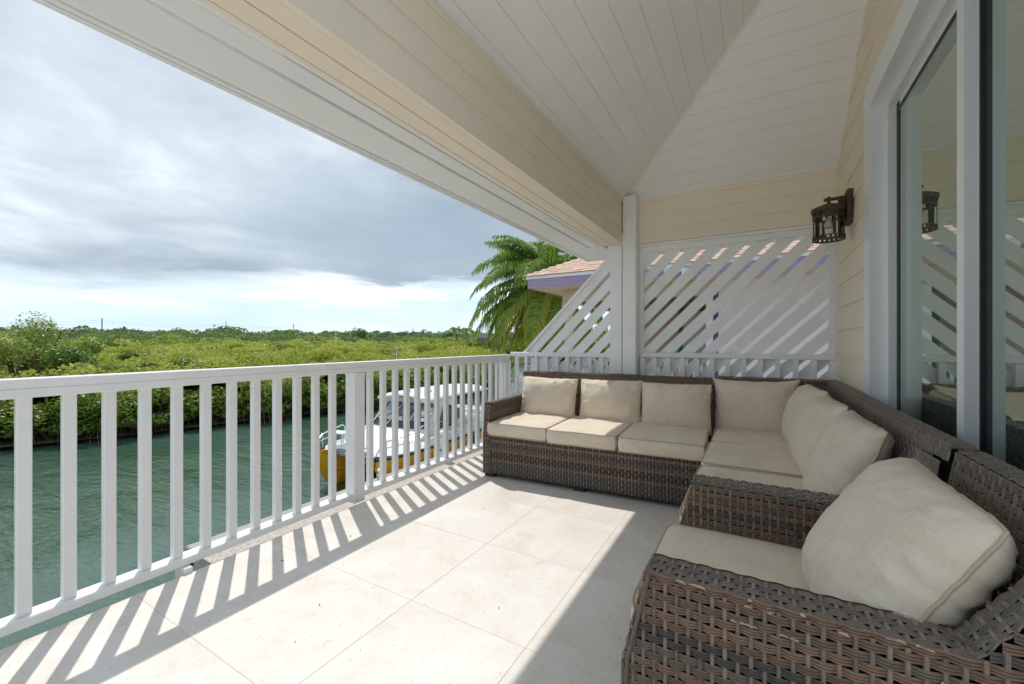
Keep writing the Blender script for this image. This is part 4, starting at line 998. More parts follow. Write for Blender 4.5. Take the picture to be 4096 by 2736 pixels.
b = ray(1110, 1450, 60); tree('young_tree', 'rounded pale bush beyond the middle of the scrub', (b[0], b[1], ZW), ray(1105, 1365, 60)[2], (2.0, 2.0, 1.5), 'youngtree', 1000, .36, .3, .75, 7, seed=9)

# individual distant trees along the skyline
TM = []
for k in range(4):
    r = np.random.default_rng(300+k); mb = crown(MB(), (0, 0, .62), ((.5, .5, .36), (.62, .5, .30), (.42, .42, .42), (.75, .6, .24))[k], 620, .085, .1, .75, (9, 12, 7, 14)[k], .7, r, 0)
    tr = MB().tube([(0, 0, 0), (.02, 0, .3), (0, .02, .6)], [.03, .025, .012], 6)
    TM.append((mb, tr))
TMd = [(mesh_of(a, 'crown', 'fardark', color=True), mesh_of(b, 'trunk', 'root')) for a, b in TM]; TMb = [(mesh_of(a, 'crown', 'bluetree', color=True), mesh_of(b, 'trunk', 'root')) for a, b in TM]
def ftree(u, vtop, wpx, t, kind, dark, label):
    b = ray(u, 1400, t); top = ray(u, vtop, t)[2]; H = top-(ZW+.2); W = wpx/1672*t
    o = thing('skyline_tree', label, 'tree', (b[0], b[1], ZW+.2), (0, 0, random.uniform(0, 6.28)), 'trees along the distant skyline')
    H /= .90; o.scale = (W, W, H); a, c = (TMb if dark else TMd)[kind]; child('crown', a, o); child('trunk', c, o)
for a in ((430, 1309, 190, 200, 1, 1, 'dark blue green tree just right of the tall utility pole'), (520, 1318, 150, 195, 0, 1, 'second dark tree in the clump right of the tall pole'), (700, 1313, 110, 230, 0, 0, 'wispy tree left of the wide umbrella crowned tree'),
          (910, 1292, 150, 190, 3, 0, 'wide umbrella crowned tree, tallest on the skyline'), (900, 1312, 190, 180, 1, 0, 'broad tree below the umbrella crown'), (1040, 1322, 130, 200, 1, 0, 'rounded tree right of the umbrella crowned tree'), (1060, 1336, 60, 190, 0, 1, 'dark round bush beside the rounded skyline tree'),
          (1390, 1322, 140, 170, 1, 0, 'bushy tree right of the street lamp'), (1440, 1318, 100, 168, 2, 0, 'bushy tree with a thin pole behind its top'), (1545, 1327, 60, 220, 0, 1, 'small dark tree in the middle of the right skyline'), (1640, 1318, 150, 210, 1, 1, 'tallest dark clump on the right skyline'), (1700, 1318, 60, 215, 0, 1, 'flat topped tree right of the tallest dark clump'),
          (1800, 1326, 130, 150, 2, 0, 'rounded tree under the two distant palms'), (1770, 1345, 120, 140, 1, 0, 'low bright tree left of the distant palms'), (1905, 1325, 60, 160, 0, 1, 'dark tree left of the brown roof'), (40, 1322, 110, 150, 1, 1, 'dark tree at the far left edge'), (300, 1335, 120, 170, 3, 0, 'low spreading tree under the grey gabled house'),
          (1200, 1335, 90, 190, 1, 0, 'low tree under the leaning distant palm'), (1290, 1334, 80, 200, 0, 0, 'low tree between two small distant palms'), (620, 1338, 80, 200, 1, 1, 'low tree in front of the blue roof'), (2010, 1300, 90, 60, 2, 0, 'light green tree behind the coconut palm'), (1960, 1340, 100, 75, 1, 0, 'green bush low behind the coconut palm')):
    ftree(*a)
def spalm(u, vtop, t, size, label, lean=0):
    b = ray(u, 1400, t); top = ray(u, vtop, t)[2]; H = top-(ZW+.2)
    o = thing('distant_palm', label, 'palm', (b[0], b[1], ZW+.2), (0, 0, 0), 'small palms on the skyline')
    child('trunk', mesh_of(MB().tube([(0, 0, 0), (lean*.5, 0, H*.5), (lean, 0, H-size*.25)], [.16, .13, .1], 6), 'trunk', 'bark'), o)
    mb = MB()
    for k in range(13):
        a = k*2.4; e = random.uniform(-.1, 1.1); L = size*random.uniform(.85, 1.1); p = []
        for q in np.linspace(0, 1, 6): p.append((lean+math.cos(a)*L*q*math.cos(e), math.sin(a)*L*q*math.cos(e), H-size*.25+L*(math.sin(e)*q-.75*q*q)))
        p = np.array(p); d = np.array([-math.sin(a), math.cos(a), 0]); w2 = L*.16*np.sin(np.pi*np.linspace(.08, .97, 6))[:, None]
        for sg in (1, -1):
            e2 = p+d*w2*sg-np.array([0, 0, 1])*w2*.8
            V = np.concatenate([p, e2]); mb.add(V, [[i, i+1, i+7, i+6] for i in range(5)], (random.uniform(.1, .5),)*3)
    child('fronds', mesh_of(mb, 'fronds', 'palm', color=True), o)
spalm(1112, 1316, 185, 2.6, 'small leaning palm on the skyline above the scrub', -2); spalm(1150, 1316, 180, 2.9, 'small pale palm next to the leaning palm'); spalm(1246, 1326, 190, 2.2, 'tiny palm left of the leafy pole base'); spalm(1507, 1320, 200, 3.0, 'lone small palm right of the street lamp')
spalm(1826, 1303, 120, 3.4, 'taller distant palm beside the big palm frond tip'); spalm(1868, 1309, 118, 3.2, 'distant palm just behind the big palm frond tip'); spalm(365, 1325, 200, 3.2, 'short palm left of the tall utility pole'); spalm(395, 1324, 200, 3.0, 'short palm at the foot of the tall utility pole'); spalm(1300, 1322, 190, 2.6, 'small palm left of the street lamp')

# far houses, poles and wires
def house(label, u0, u1, vt, ve, vb, t, roof, wall, hip=False):
    a = ray(u0, 1368, t); b = ray(u1, 1368, t); L = math.hypot(*(b-a)[:2]); yaw = math.atan2(b[1]-a[1], b[0]-a[0]); c = (a+b)/2
    zt, ze, zb = (ray(u0, q, t)[2] for q in (vt, ve, vb)); zb = ZW+.2
    o = thing('distant_house', label, 'house', (c[0], c[1], zb), (0, 0, yaw), 'houses beyond the mangroves'); W = L*.45
    mb = MB().box((-L/2+.6, -W/2, 0), (L/2-.6, W/2, ze-zb)); part('wall', mb, wall, o, (0, 0, 0))
    if hip: V = [(-L/2, -W*.6, ze-zb), (L/2, -W*.6, ze-zb), (L/2, W*.6, ze-zb), (-L/2, W*.6, ze-zb), (-L*.22, 0, zt-zb), (L*.22, 0, zt-zb)]; F = [np.array([[0, 1, 5, 4], [2, 3, 4, 5]]), np.array([[1, 2, 5], [3, 0, 4]])]
    else: V = [(-L/2, -W*.6, ze-zb), (L/2, -W*.6, ze-zb), (L/2, W*.6, ze-zb), (-L/2, W*.6, ze-zb), (0, -W*.6, zt-zb), (0, W*.6, zt-zb)]; F = [np.array([[0, 4, 5, 3], [4, 1, 2, 5]]), np.array([[0, 1, 4], [2, 3, 5]])]
    part('roof', MB().add(V, F), roof, o, (0, 0, 0))
    for x in (-.22, .05, .3): part('window', MB().box((x*L-.5, -W/2-.06, (ze-zb)*.72), (x*L+.5, -W/2-.01, (ze-zb)*.9)), 'darkglass', o, (0, 0, 0))
house('grey gabled house roof behind the trees at the left', 245, 345, 1318, 1339, 1345, 210, 'roofgrey', 'housewall'); house('low blue roofed house with turquoise wall right of the dark trees', 555, 650, 1330, 1338, 1352, 200, 'roofblue', 'tealwall', True)
house('small grey roofed house in the middle of the skyline', 1060, 1108, 1325, 1333, 1345, 220, 'roofgrey', 'housewall', True); house('dark brown hip roofed house behind the palm frond', 1895, 1965, 1332, 1352, 1360, 110, 'roofbrown', 'roofbrown', True)
house('pale roof behind the blue roofed house', 572, 628, 1322, 1328, 1340, 240, 'roofgrey', 'housewall', True)
PO = []
for u, vt, t, lab, wd in ((408, 1273, 150, 'tall dark utility pole, tallest on the skyline', .20), (904, 1286, 190, 'utility pole behind the umbrella crowned tree', .16), (1173, 1294, 180, 'thin utility pole right of the small palms', .16), (1421, 1305, 190, 'short pole behind the bushy right tree', .14), (1652, 1308, 210, 'thin pole on the right skyline', .13)):
    b = ray(u, 1400, t); top = ray(u, vt, t); o = thing('utility_pole', lab, 'pole', (b[0], b[1], ZW), (0, 0, 0), 'utility poles on the skyline')
    part('shaft', MB().tube([(b[0], b[1], ZW), (b[0], b[1], top[2])], [wd, wd*.75], 7), 'pole', o)
    for q in (.6, 1.4, 2.4): part('insulator', MB().box((b[0]-.05, b[1]-.05, top[2]-q), (b[0]+.55, b[1]+.05, top[2]-q+.1)), 'pole', o)
    PO.append(top)
pl0 = ray(-300, 1255, 140); pts = [pl0]+PO
for dz, nm in ((-.6, 'topmost'), (-1.4, 'middle'), (-2.4, 'lowest')):
    mb = MB()
    for a, b in zip(pts[:-1], pts[1:]):
        q = np.linspace(0, 1, 12)[:, None]; P = a*(1-q)+b*q; P[:, 2] += dz-1.6*(4*q[:, 0]*(1-q[:, 0])); mb.tube(P, .028, 3, cap=False)
    solo('power_line', mb, 'wire', nm+' thin power line strung between the utility poles', 'power line')
b = ray(1343, 1365, 75); t_ = ray(1343, 1326, 75)
o = thing('street_lamp', 'thin grey street lamp with a curved arm in the scrub', 'street lamp', (b[0], b[1], ZW))
part('pole', MB().tube([(b[0], b[1], ZW), (b[0], b[1], t_[2]-.3), (b[0]-.15, b[1], t_[2]), (b[0]-.7, b[1]-.2, t_[2]+.02), (b[0]-1.0, b[1]-.3, t_[2])], .07, 6), 'boatwhite', o)
part('head', MB().box((b[0]-1.5, b[1]-.45, t_[2]-.1), (b[0]-.95, b[1]-.2, t_[2]+.06), .02), 'boatwhite', o)

# ------------------------------------------------------------------ coconut palm
PB = np.array([-6.40, 13.6, 3.25])
pm = thing('coconut_palm', 'tall coconut palm with drooping yellowing fronds beside the peach roof', 'palm', (PB[0]-.35, PB[1], ZG))
tp_ = np.linspace(0, 1, 14); tx = PB[0]-.55+.55*tp_**.6
tr = MB(); prof_r = .17-.05*tp_+.012*(np.arange(14) % 2); tr.tube(np.column_stack([tx, np.full(14, PB[1]), ZG+(PB[2]-.1-ZG)*tp_]), prof_r, 12)
part('trunk', tr, 'bark', pm)
hs = MB()
for k in range(26):
    a = random.uniform(0, 6.28); L = random.uniform(.4, 1.3); hs.tube([(PB[0]+.1*math.cos(a), PB[1]+.1*math.sin(a), PB[2]-.1), (PB[0]+.22*math.cos(a), PB[1]+.22*math.sin(a), PB[2]-.1-L*.5), (PB[0]+.16*math.cos(a), PB[1]+.16*math.sin(a), PB[2]-.1-L)], [.03, .025, .008], 5)
part('dry_sheaths', hs, 'root', pm, kind='stuff')
def frond(a, e, L, droop, old, seed, tilt=0.):
    r = np.random.default_rng(seed); n = 46; q = np.linspace(0, 1, n); mb = MB()
    hd_ = np.array([math.cos(a), math.sin(a), 0.]); ang = e-droop*q**1.25; ds = L/(n-1)
    P = np.zeros((n, 3)); P[0] = (0, 0, 0)
    for i in range(1, n): P[i] = P[i-1]+(hd_*math.cos(ang[i-1])+np.array([0, 0, 1])*math.sin(ang[i-1]))*ds
    T = np.gradient(P, axis=0); T /= np.linalg.norm(T, axis=1)[:, None]; sd_ = np.cross(T, [0, 0, 1.]); sd_ /= np.linalg.norm(sd_, axis=1)[:, None]+1e-9
    upn = np.cross(sd_, T)
    mb.tube(P, .028*(1-q*.9)+.003, 5, (.55+.2*old,)*3)
    lmax = L*.25
    for i in range(4, n):
        prof_ = math.sin(math.pi*(.12+.83*q[i]))**.7
        for sg in (1, -1):
            for sub in (0, .5):
                if i == n-1 and sub: continue
                pp_ = P[i]+(P[min(i+1, n-1)]-P[i])*sub; ln = lmax*prof_*r.uniform(.8, 1.1)
                d0 = sd_[i]*sg*.80+T[i]*.55+upn[i]*r.uniform(.10, .35); d0 /= np.linalg.norm(d0)
                g_ = np.array([0, 0, -1.])*(.55+.35*old+r.uniform(-.1, .15)); d1 = d0*.65+g_; d1 /= np.linalg.norm(d1); d2 = d0*.25+g_*1.5; d2 /= np.linalg.norm(d2)
                w_ = .024*prof_+.006; wv = np.cross(d0, upn[i]+r.normal(0, .4, 3)); wv /= np.linalg.norm(wv)
                c0 = pp_; c1 = c0+d0*ln*.35; c2 = c1+d1*ln*.38; c3 = c2+d2*ln*.30
                V = [c0-wv*w_*.5, c0+wv*w_*.5, c1-wv*w_, c1+wv*w_, c2-wv*w_*.8, c2+wv*w_*.8, c3]
                b0 = r.uniform(.15, .52)+old*.16; tipc = b0+old*r.uniform(.30, .75)*(.5+.5*q[i])
                cs = np.clip([b0, b0, b0, b0, (b0+tipc)/2, (b0+tipc)/2, tipc], 0, .98)
                mb.add(V, [np.array([[0, 1, 3, 2], [2, 3, 5, 4]]), np.array([[4, 5, 6]])], np.stack([cs]*3, 1))
    return mb
VR = math.atan2(math.sin(YAW), math.cos(YAW))           # picture right is world angle YAW from +X
k = 0
for a_deg, e, L, dr, old in ((172, 50, 2.9, 1.7, .0), (150, 68, 2.7, 1.6, .0), (195, 72, 2.5, 1.4, 0), (110, 78, 2.4, 1.2, 0), (60, 70, 2.6, 1.5, 0), (20, 62, 2.7, 1.7, 0), (-30, 66, 2.6, 1.6, 0), (-90, 62, 2.7, 1.8, 0),
        (190, 28, 2.9, 1.6, .1), (215, 40, 2.9, 1.9, .15), (245, 45, 2.8, 2.1, .2), (285, 40, 2.6, 2.0, .25), (320, 35, 2.7, 2.0, .2), (355, 32, 2.9, 1.9, .2), (30, 30, 2.9, 1.8, .1),
        (178, 2, 3.2, 1.25, .35), (200, -8, 3.3, 1.15, .55), (188, -18, 3.0, 1.1, .7), (224, -10, 3.1, 1.2, .8), (250, -20, 2.9, 1.0, .9), (272, -28, 2.9, .9, .7), (300, -32, 2.8, .9, .9), (330, -20, 2.9, 1.1, .8), (150, -5, 3.0, 1.2, .5), (120, -15, 2.8, 1.1, .6), (75, -20, 2.8, 1.1, .6), (345, -45, 2.6, .5, .8), (236, -42, 2.8, .6, .95), (262, -55, 2.5, .4, .6), (182, 60, 2.6, 1.0, 0), (100, 84, 2.2, .5, 0), (215, 62, 2.7, 1.5, .05), (0, 75, 2.5, 1.3, 0), (205, 12, 3.1, 1.5, .3), (196, -30, 3.0, .8, .85), (210, -48, 2.8, .5, .95), (176, -38, 2.7, .7, .8)):
    a = R(a_deg)+YAW
    o = child('frond', mesh_of(frond(a, R(e), L*1.08, dr, min(1, old*1.1+.04), 500+k), 'frond', 'palm', color=True), pm, tuple(PB-np.array(pm.location)+np.array([math.cos(a)*.08, math.sin(a)*.08, random.uniform(-.1, .12)]))); k += 1
for k in range(11):
    a = -math.pi/2+YAW+random.uniform(-1.3, 1.3); r_ = random.uniform(.16, .36); c = PB+np.array([r_*math.cos(a), r_*math.sin(a), -.30-random.uniform(0, .42)])
    mb = MB(); th = np.linspace(0, np.pi, 9); mb.lathe(np.column_stack([.105*np.sin(th), .13*np.cos(th)]), c, 12)
    part('coconut', mb, 'coco', pm, smooth=True)
sp = MB(); c = PB+np.array([-.05, -.42, -.2])
for z0, L, tl in ((.05, .55, .5), (-.35, .6, -.12)):
    d = np.array([tl, -.1, -1.]); d /= np.linalg.norm(d); s2 = np.array([1, 0, tl]); V = [c+np.array([0, 0, z0]), c+np.array([0, 0, z0])+d*L*.5+s2*.06, c+np.array([0, 0, z0])+d*L, c+np.array([0, 0, z0])+d*L*.5-s2*.06]
    sp.add(V, [[0, 1, 2, 3]])
part('dry_spathe', sp, 'pinkwood', pm)
# garden shrubs under the palm
for u, vt, t, w_, lab, m in ((1985, 1395, 22, 1.6, 'low green garden shrub at the foot of the coconut palm', 'mangrove'), (2300, 1250, 20, 1.5, 'leafy garden tree seen through the triangular screen', 'mangrove'), (2420, 1290, 19, 1.3, 'leafy shrub seen beside the porch post through the slats', 'mangrove')):
    b = ray(u, 1450, t); tree('garden_shrub', lab, (b[0], b[1], ZG), ray(u, vt, t)[2], (w_, w_, 1.5), m, 1300, .16, .15, .75, 9, 'shrub', seed=int(u))

# ------------------------------------------------------------------ neighbouring house with the peach shingle roof
NX0, NYE = -4.07, 7.50          # eave corner
nh = thing('neighbour_house', 'neighbouring house with peach shingle roof and purple fascia behind the screens', 'house', (-1.0, 9.0, ZG))
SL = .49; ZE = 2.566
def nroof(y): return ZE+SL*(y-NYE)
def deckq(P): return MB().add(P, [[0, 1, 2, 3]])
part('roof', MB().add([(NX0, NYE, ZE-.012), (6, NYE, ZE-.012), (6, NYE+4.2, nroof(NYE+4.2)-.012), (NX0+4.2, NYE+4.2, nroof(NYE+4.2)-.012), (NX0, NYE+8.4, ZE-.012)], [np.array([[0, 1, 2, 3]]), np.array([[0, 3, 4]])]), 'shingle', nh)
ex = .128; row = 0; d_ = np.array([0, 1, SL])/math.hypot(1, SL); cnt = 0
nrm_r = np.array([0, -SL, 1])/math.hypot(1, SL)
more = MB()
while row < 15:
    y0 = NYE-.012+row*ex*d_[1]; xL = NX0-.01+(y0-NYE); x = xL
    while x < 2.6:
        wd_ = random.choice((.17, .21, .24, .30)); x1 = min(x+wd_, 2.6); th = random.choice((.006, .012, .015))
        dl = random.choice((0, 0, .018)); p0 = np.array([0, y0, nroof(y0)])-d_*dl+nrm_r*(.004+th*.5); q0 = p0+d_*(ex*1.25+dl)-nrm_r*.008
        g = .0025
        V = []
        for pz, hh_ in ((p0, th), (q0, .002)):
            for xx in (x+g, x1-g): V += [(xx, pz[1]-0*hh_, pz[2]), tuple(np.array([xx, pz[1], pz[2]])-nrm_r*(hh_+.004))]
        F = [[0, 2, 6, 4], [1, 0, 2, 3][::-1], [0, 4, 5, 1], [2, 3, 7, 6]]
        xm = max(x, xL+.0)
        if cnt < 285: part('shingle', MB().add(V, F), 'shingle', nh); cnt += 1
        else: more.add(V, F)
        x = x1
    row += 1
if more.v: part('upper_shingles', more, 'shingle', nh, kind='stuff')
hc = MB()
for k in range(22):                                            # ridge caps climbing the hip
    p = np.array([NX0+.02+k*.14, NYE+.02+k*.14, ZE+SL*k*.14+.016]); d = np.array([1, 1, SL]); d = d/np.linalg.norm(d); s_1 = np.array([1, -1, 0])/1.414
    a = p+d*.20-nrm_r*0; V = [p+s_1*.11-np.array([0, 0, .035]), p+np.array([0, 0, .012]), p-s_1*.11-np.array([0, 0, .035]), a+s_1*.11-np.array([0, 0, .045]), a, a-s_1*.11-np.array([0, 0, .045])]
    part('ridge_cap', MB().add(V, [[0, 1, 4, 3], [1, 2, 5, 4]]), 'shingle', nh)
part('drip_board', MB().box((NX0, NYE+.004, 2.490), (6, NYE+.03, 2.553), .003).box((NX0, NYE+.031, 2.490), (NX0+.026, NYE+8.4, 2.553), .003), 'boatwhite', nh)
part('fascia', MB().box((NX0+.03, NYE+.022, 2.302), (6, NYE+.045, 2.489), .002).box((NX0+.028, NYE+.046, 2.302), (NX0+.05, NYE+8.3, 2.489), .002), 'purple', nh)
for k in range(6): part('soffit_board', MB().box((NX0+.052, NYE+.047+k*.142, 2.318), (6, NYE+.047+k*.142+.139, 2.335)), 'soffit', nh)
for k in range(5): part('soffit_board', MB().box((NX0+.052+k*.16, NYE+.91, 2.318), (NX0+.052+k*.16+.157, 15.5, 2.335)), 'soffit', nh)
part('porch_beam', MB().box((-3.55, 8.16, 2.06), (-.62, 8.34, 2.316), .004).box((-3.55, 8.345, 2.06), (-3.37, 15, 2.316), .004), 'soffit', nh)
part('column', MB().box((-3.50, 8.17, -.02), (-3.32, 8.33, 2.058), .006).box((-3.545, 8.13, 1.92), (-3.285, 8.37, 2.055), .005), 'pinkwood', nh)
part('column', MB().box((-2.16, 8.17, -.02), (-2.02, 8.33, 2.058), .006), 'pinkwood', nh)
WY = 8.30
part('wall', MB().box((-.60, WY, ZG), (6, 8.5, 2.316)).box((-.60, 8.501, ZG), (-.45, 11.6, 2.316)), 'lavender', nh)
part('corner_board', MB().box((-.795, WY-.02, -.1), (-.68, WY+.14, 2.314), .003), 'boatwhite', nh)
part('corner_board', MB().box((-.678, WY-.024, -.1), (-.598, WY+.14, 2.314), .003), 'dpurple', nh)
part('porch_floor', MB().box((-3.6, 8.1, -.16), (-.60, 11.6, -.02)), 'brownwood', nh)
part('lower_wall', MB().box((-3.4, 9.2, ZG), (-.6, 11.5, -.17)), 'lavender', nh)
for k in range(16): part('ceiling_plank', MB().box((-3.36, 8.36+k*.205, 2.24), (-.61, 8.36+k*.205+.198, 2.262), .003), 'brownwood', nh)
part('back_wall', MB().box((-3.36, 11.55, -.02), (-.61, 11.7, 2.3)), 'pinkwood', nh)
part('door_frame', MB().box((-1.75, 11.48, -.02), (-1.65, 11.549, 2.1)).box((-1.649, 11.48, 2.0), (-.95, 11.549, 2.1)).box((-.949, 11.48, -.02), (-.85, 11.549, 2.1)), 'green', nh)
part('door', MB().box((-1.645, 11.50, -.018), (-.953, 11.548, 1.998)), 'boatwhite', nh)
mb = MB()
part('porch_rail', MB().box((-3.3, 8.20, .93), (-2.17, 8.29, .99), .004).box((-2.01, 8.20, .93), (-.80, 8.29, .99), .004), 'pinkwood', nh)
me = mesh_of(MB().box((-.02, -.02, 0), (.02, .02, .90)), 'picket', 'pinkwood')
for k in range(20):
    x = -3.24+k*.125
    if abs(x+2.09) > .1: child('picket', me, nh, (x+1.0, 8.245-9.0, .03-ZG))
ch = thing('porch_chair', 'teal deck chair back peeping over the neighbouring porch rail', 'chair', (-1.12, 8.6, -.02))
part('backrest', MB().prism([(-1.28, .50), (-.98, .50), (-1.0, .98), (-1.2, .78)], 'y', 8.62, 8.66), 'teal', ch); part('seat', MB().box((-1.3, 8.45, .38), (-.95, 8.85, .42), .01), 'teal', ch)
for x in (-1.28, -.97):
    for y in (8.47, 8.83): part('leg', MB().box((x-.015, y-.015, -.02), (x+.015, y+.015, .379)), 'boatwhite', ch)
bt_ = thing('porch_bench', 'small pale wooden table on the neighbouring porch', 'table', (-1.75, 9.4, -.02))
part('top', MB().box((-2.1, 9.2, .70), (-1.4, 9.6, .74), .01), 'boatwhite', bt_)
for x in (-2.05, -1.45):
    for y in (9.25, 9.55): part('leg', MB().box((x-.025, y-.025, -.02), (x+.025, y+.025, .699)), 'boatwhite', bt_)
sl2 = thing('flood_light', 'white security light with a bracket under the purple fascia', 'light', (-1.02, 7.50, 2.33))
part('bracket', MB().box((-1.40, NYE-.06, 2.475), (-1.12, NYE+.003, 2.50), .004).add([(-1.39, NYE-.055, 2.474), (-1.14, NYE-.055, 2.474), (-1.36, NYE+.018, 2.33), (-1.30, NYE+.018, 2.33)], [[0, 1, 3, 2]]), 'boatwhite', sl2)
part('housing', MB().box((-1.13, NYE-.05, 2.40), (-.97, NYE+.02, 2.46), .01).lathe([(0, 2.392), (.045, 2.388), (.06, 2.36), (.055, 2.31), (.03, 2.285), (0, 2.28)], (-1.03, NYE-.06, 0), 16), 'boatwhite', sl2)

# ------------------------------------------------------------------ the boat at the dock
BX, BY = -10.95, 8.45           # bow centre; the bow looks towards the house (-Y), slightly turned
bo = thing('catamaran_boat', 'yellow hulled white catamaran boat moored bow first along the dock', 'boat', (BX, BY, ZW), (0, 0, R(7)))
HB = 1.42                       # half beam
def hull(cx, sgn):
    """one yellow hull: sections along y (0 = bow tip)"""
    ys_ = [0, .12, .35, .8, 1.5, 2.6, 4.5, 8.9]; mb = MB(); secs = []
    for y in ys_:
        t = min(1, y/2.6); w_ = .04+.46*t**.62; keel = -.35; sheer = 1.26-.30*min(1, y/8.9); stem = max(0, 1-y/.95)     # raked stem
        kz = keel+(sheer-keel)*(.80*stem**1.5)
        pts = [(cx-w_, sheer), (cx-w_*.97, kz+(sheer-kz)*.62), (cx-w_*.80, kz+(sheer-kz)*.34), (cx, kz), (cx+w_*.80, kz+(sheer-kz)*.34), (cx+w_*.97, kz+(sheer-kz)*.62), (cx+w_, sheer)]
        secs.append([(x, y, z) for x, z in pts])
    mb.grid(np.array(secs)); return mb
WIDE = {'hull', 'bow_fender', 'boot_stripe', 'spray_rail', 'tunnel_panel', 'foredeck', 'rub_rail', 'topside', 'bow_rail', 'crossbeam', 'bow_seat', 'bow_seat_frame', 'rolled_cover', 'cockpit', 'registration_scuff'}
CABIN = {'cabin_base', 'dark_window', 'vinyl_screen', 'screen_edging', 'window_seam', 'screen_post', 'header', 'cabin_side', 'side_window', 'side_window_trim', 'hardtop', 'roof_post', 'antenna', 'roof_light', 'roof_fitting', 'helm_box'}
def bpart(name, mb, m, **k):
    for V in mb.v:
        if name in WIDE: V[:, 0] *= 1.24
        if name in CABIN: V[:, 1] += .75
        if name in ('cabin_base', 'cabin_side', 'side_window', 'side_window_trim', 'dark_window', 'vinyl_screen', 'screen_edging', 'window_seam', 'screen_post', 'header'): V[:, 0] *= 1.06
    return part(name, mb, m, bo, (0, 0, 0), **k)
for cx, s in ((-.98, -1), (.98, 1)):
    bpart('hull', hull(cx, s), 'yellow', smooth=False)
    bpart('bow_fender', MB().tube([(cx-.02, -.10, 1.20), (cx, -.03, 1.25), (cx+.03, .12, 1.26)], [.045, .065, .05], 10), 'navy')
    bpart('boot_stripe', MB().box((cx-.43, 1.3, -.36), (cx+.43, 8.8, .10)), 'black')
    bpart('spray_rail', MB().tube([(cx-.18, .62, .52), (cx-.42, 1.5, .46), (cx-.49, 3.0, .42)], .035, 6).tube([(cx+.18, .62, .52), (cx+.42, 1.5, .46), (cx+.49, 3.0, .42)], .035, 6), 'yellow')
bpart('tunnel_panel', MB().add([(-.75, .75, 1.18), (.75, .75, 1.18), (.75, 1.5, .62), (-.75, 1.5, .62)], [[0, 1, 2, 3]]).box((-.6, 1.5, .55), (.6, 8.8, .62)).box((-.85, .55, 1.06), (.85, .62, 1.22), .02), 'yellow')
def deckz(y): return 1.27-.05*min(1, y/9)+.16*math.sin(min(1, y/2.2)*math.pi/2)
rows = []
for y, w_ in ((0.02, .10), (.3, .9), (.7, 1.2), (1.5, 1.40), (2.6, 1.44), (4.5, 1.44), (9, 1.42)):
    rows.append([(x*w_ if y > .25 else (math.copysign(.98, x)+x*.06 if abs(x) > .5 else x*1.7), y if (abs(x) > .5 or y > .4) else y+.45, 1.24+(deckz(y)-1.24)*(1-x*x)) for x in (-1, -.85, -.68, -.3, 0, .3, .68, .85, 1)])
bpart('foredeck', MB().grid(np.array(rows)).grid(np.array([[(x, y, z-.06) for x, y, z in r_] for r_ in rows])[::-1]), 'boatwhite')
bpart('rub_rail', MB().tube([(1.02, -.02, 1.22), (1.22, .35, 1.22), (1.42, 1.2, 1.20), (1.47, 2.6, 1.17), (1.47, 5, 1.10), (1.46, 9, 1.02)], .045, 8).tube([(-1.02, -.02, 1.22), (-1.22, .35, 1.22), (-1.42, 1.2, 1.20), (-1.47, 2.6, 1.17), (-1.47, 5, 1.10), (-1.46, 9, 1.02)], .045, 8), 'navy')
bpart('topside', MB().box((1.38, 1.9, 1.12), (1.44, 9, 1.50), .02).box((-1.44, 1.9, 1.12), (-1.38, 9, 1.50), .02).box((-1.4, 8.9, .2), (1.4, 9.0, 1.5), .02), 'boatwhite')
# cabin: raked front with vinyl screens
y0, y1, z0, z1 = 1.75, 2.75, 1.50, 2.44
def fr(x, t): return (x*(1-.10*t), y0+(y1-y0)*t-.30*(1-x*x/1.7)*(1-t)+.0, z0+(z1-z0)*t)
bpart('cabin_base', MB().add([(-1.22, 1.2, 1.34), (0, .95, 1.40), (1.22, 1.2, 1.34), fr(1.24, .16), fr(0, .16), fr(-1.24, .16)], [[0, 1, 4, 5], [1, 2, 3, 4]]).add([(1.22, 1.2, 1.34), (1.30, 3.3, 1.3), (1.26, 3.3, 1.9), fr(1.24, .16)], [[0, 1, 2, 3]]).add([(-1.22, 1.2, 1.34), (-1.30, 3.3, 1.3), (-1.26, 3.3, 1.9), fr(-1.24, .16)], [[0, 3, 2, 1]]), 'boatwhite')
xs = [-1.20, -.42, .42, 1.20]
for k in range(3):
    a, b = xs[k]+.03, xs[k+1]-.03
    bpart('dark_window', MB().add([fr(a, .17), fr(b, .17), fr(b, .36), fr(a, .36)], [[0, 1, 2, 3]]), 'darkglass')
    bpart('vinyl_screen', MB().add([fr(a, .38), fr(b, .38), fr(b*.97, .93), fr(a*.97, .93)], [[0, 1, 2, 3]]), 'clearvinyl')
    q = [np.array(fr(*p))-np.array((0, .012, -.006)) for p in ((a, .16), (b, .16), (b*.97, .94), (a*.97, .94))]
    bpart('screen_edging', MB().tube(q, .013, 5, closed=True).tube([np.array(fr(a, .37))-(0, .012, 0), np.array(fr(b, .37))-(0, .012, 0)], .013, 5), 'navy')
    m_ = (a+b)/2; q = [np.array(fr(m_+(b-a)*.40*math.cos(th), .93-.42*abs(math.sin(th))**.8))-np.array((0, .014, 0)) for th in np.linspace(math.pi, 2*math.pi, 14)]
    bpart('window_seam', MB().tube(q, .011, 5), 'navy')
for k in range(4): bpart('screen_post', MB().tube([fr(xs[k], .14), fr(xs[k]*.97, .97)], .035, 6), 'boatwhite')
bpart('header', MB().add([fr(-1.24, .94), fr(0, .94), fr(1.24, .94), (1.13, 2.60, 2.60), (0, 2.30, 2.62), (-1.13, 2.60, 2.60)], [[0, 1, 4, 5], [1, 2, 3, 4]]), 'boatwhite')
side = [(1.24, 2.0, 1.32), (1.30, 3.55, 1.30), (1.22, 3.55, 2.58), (1.13, 2.62, 2.58), (1.22, 1.95, 1.66)]
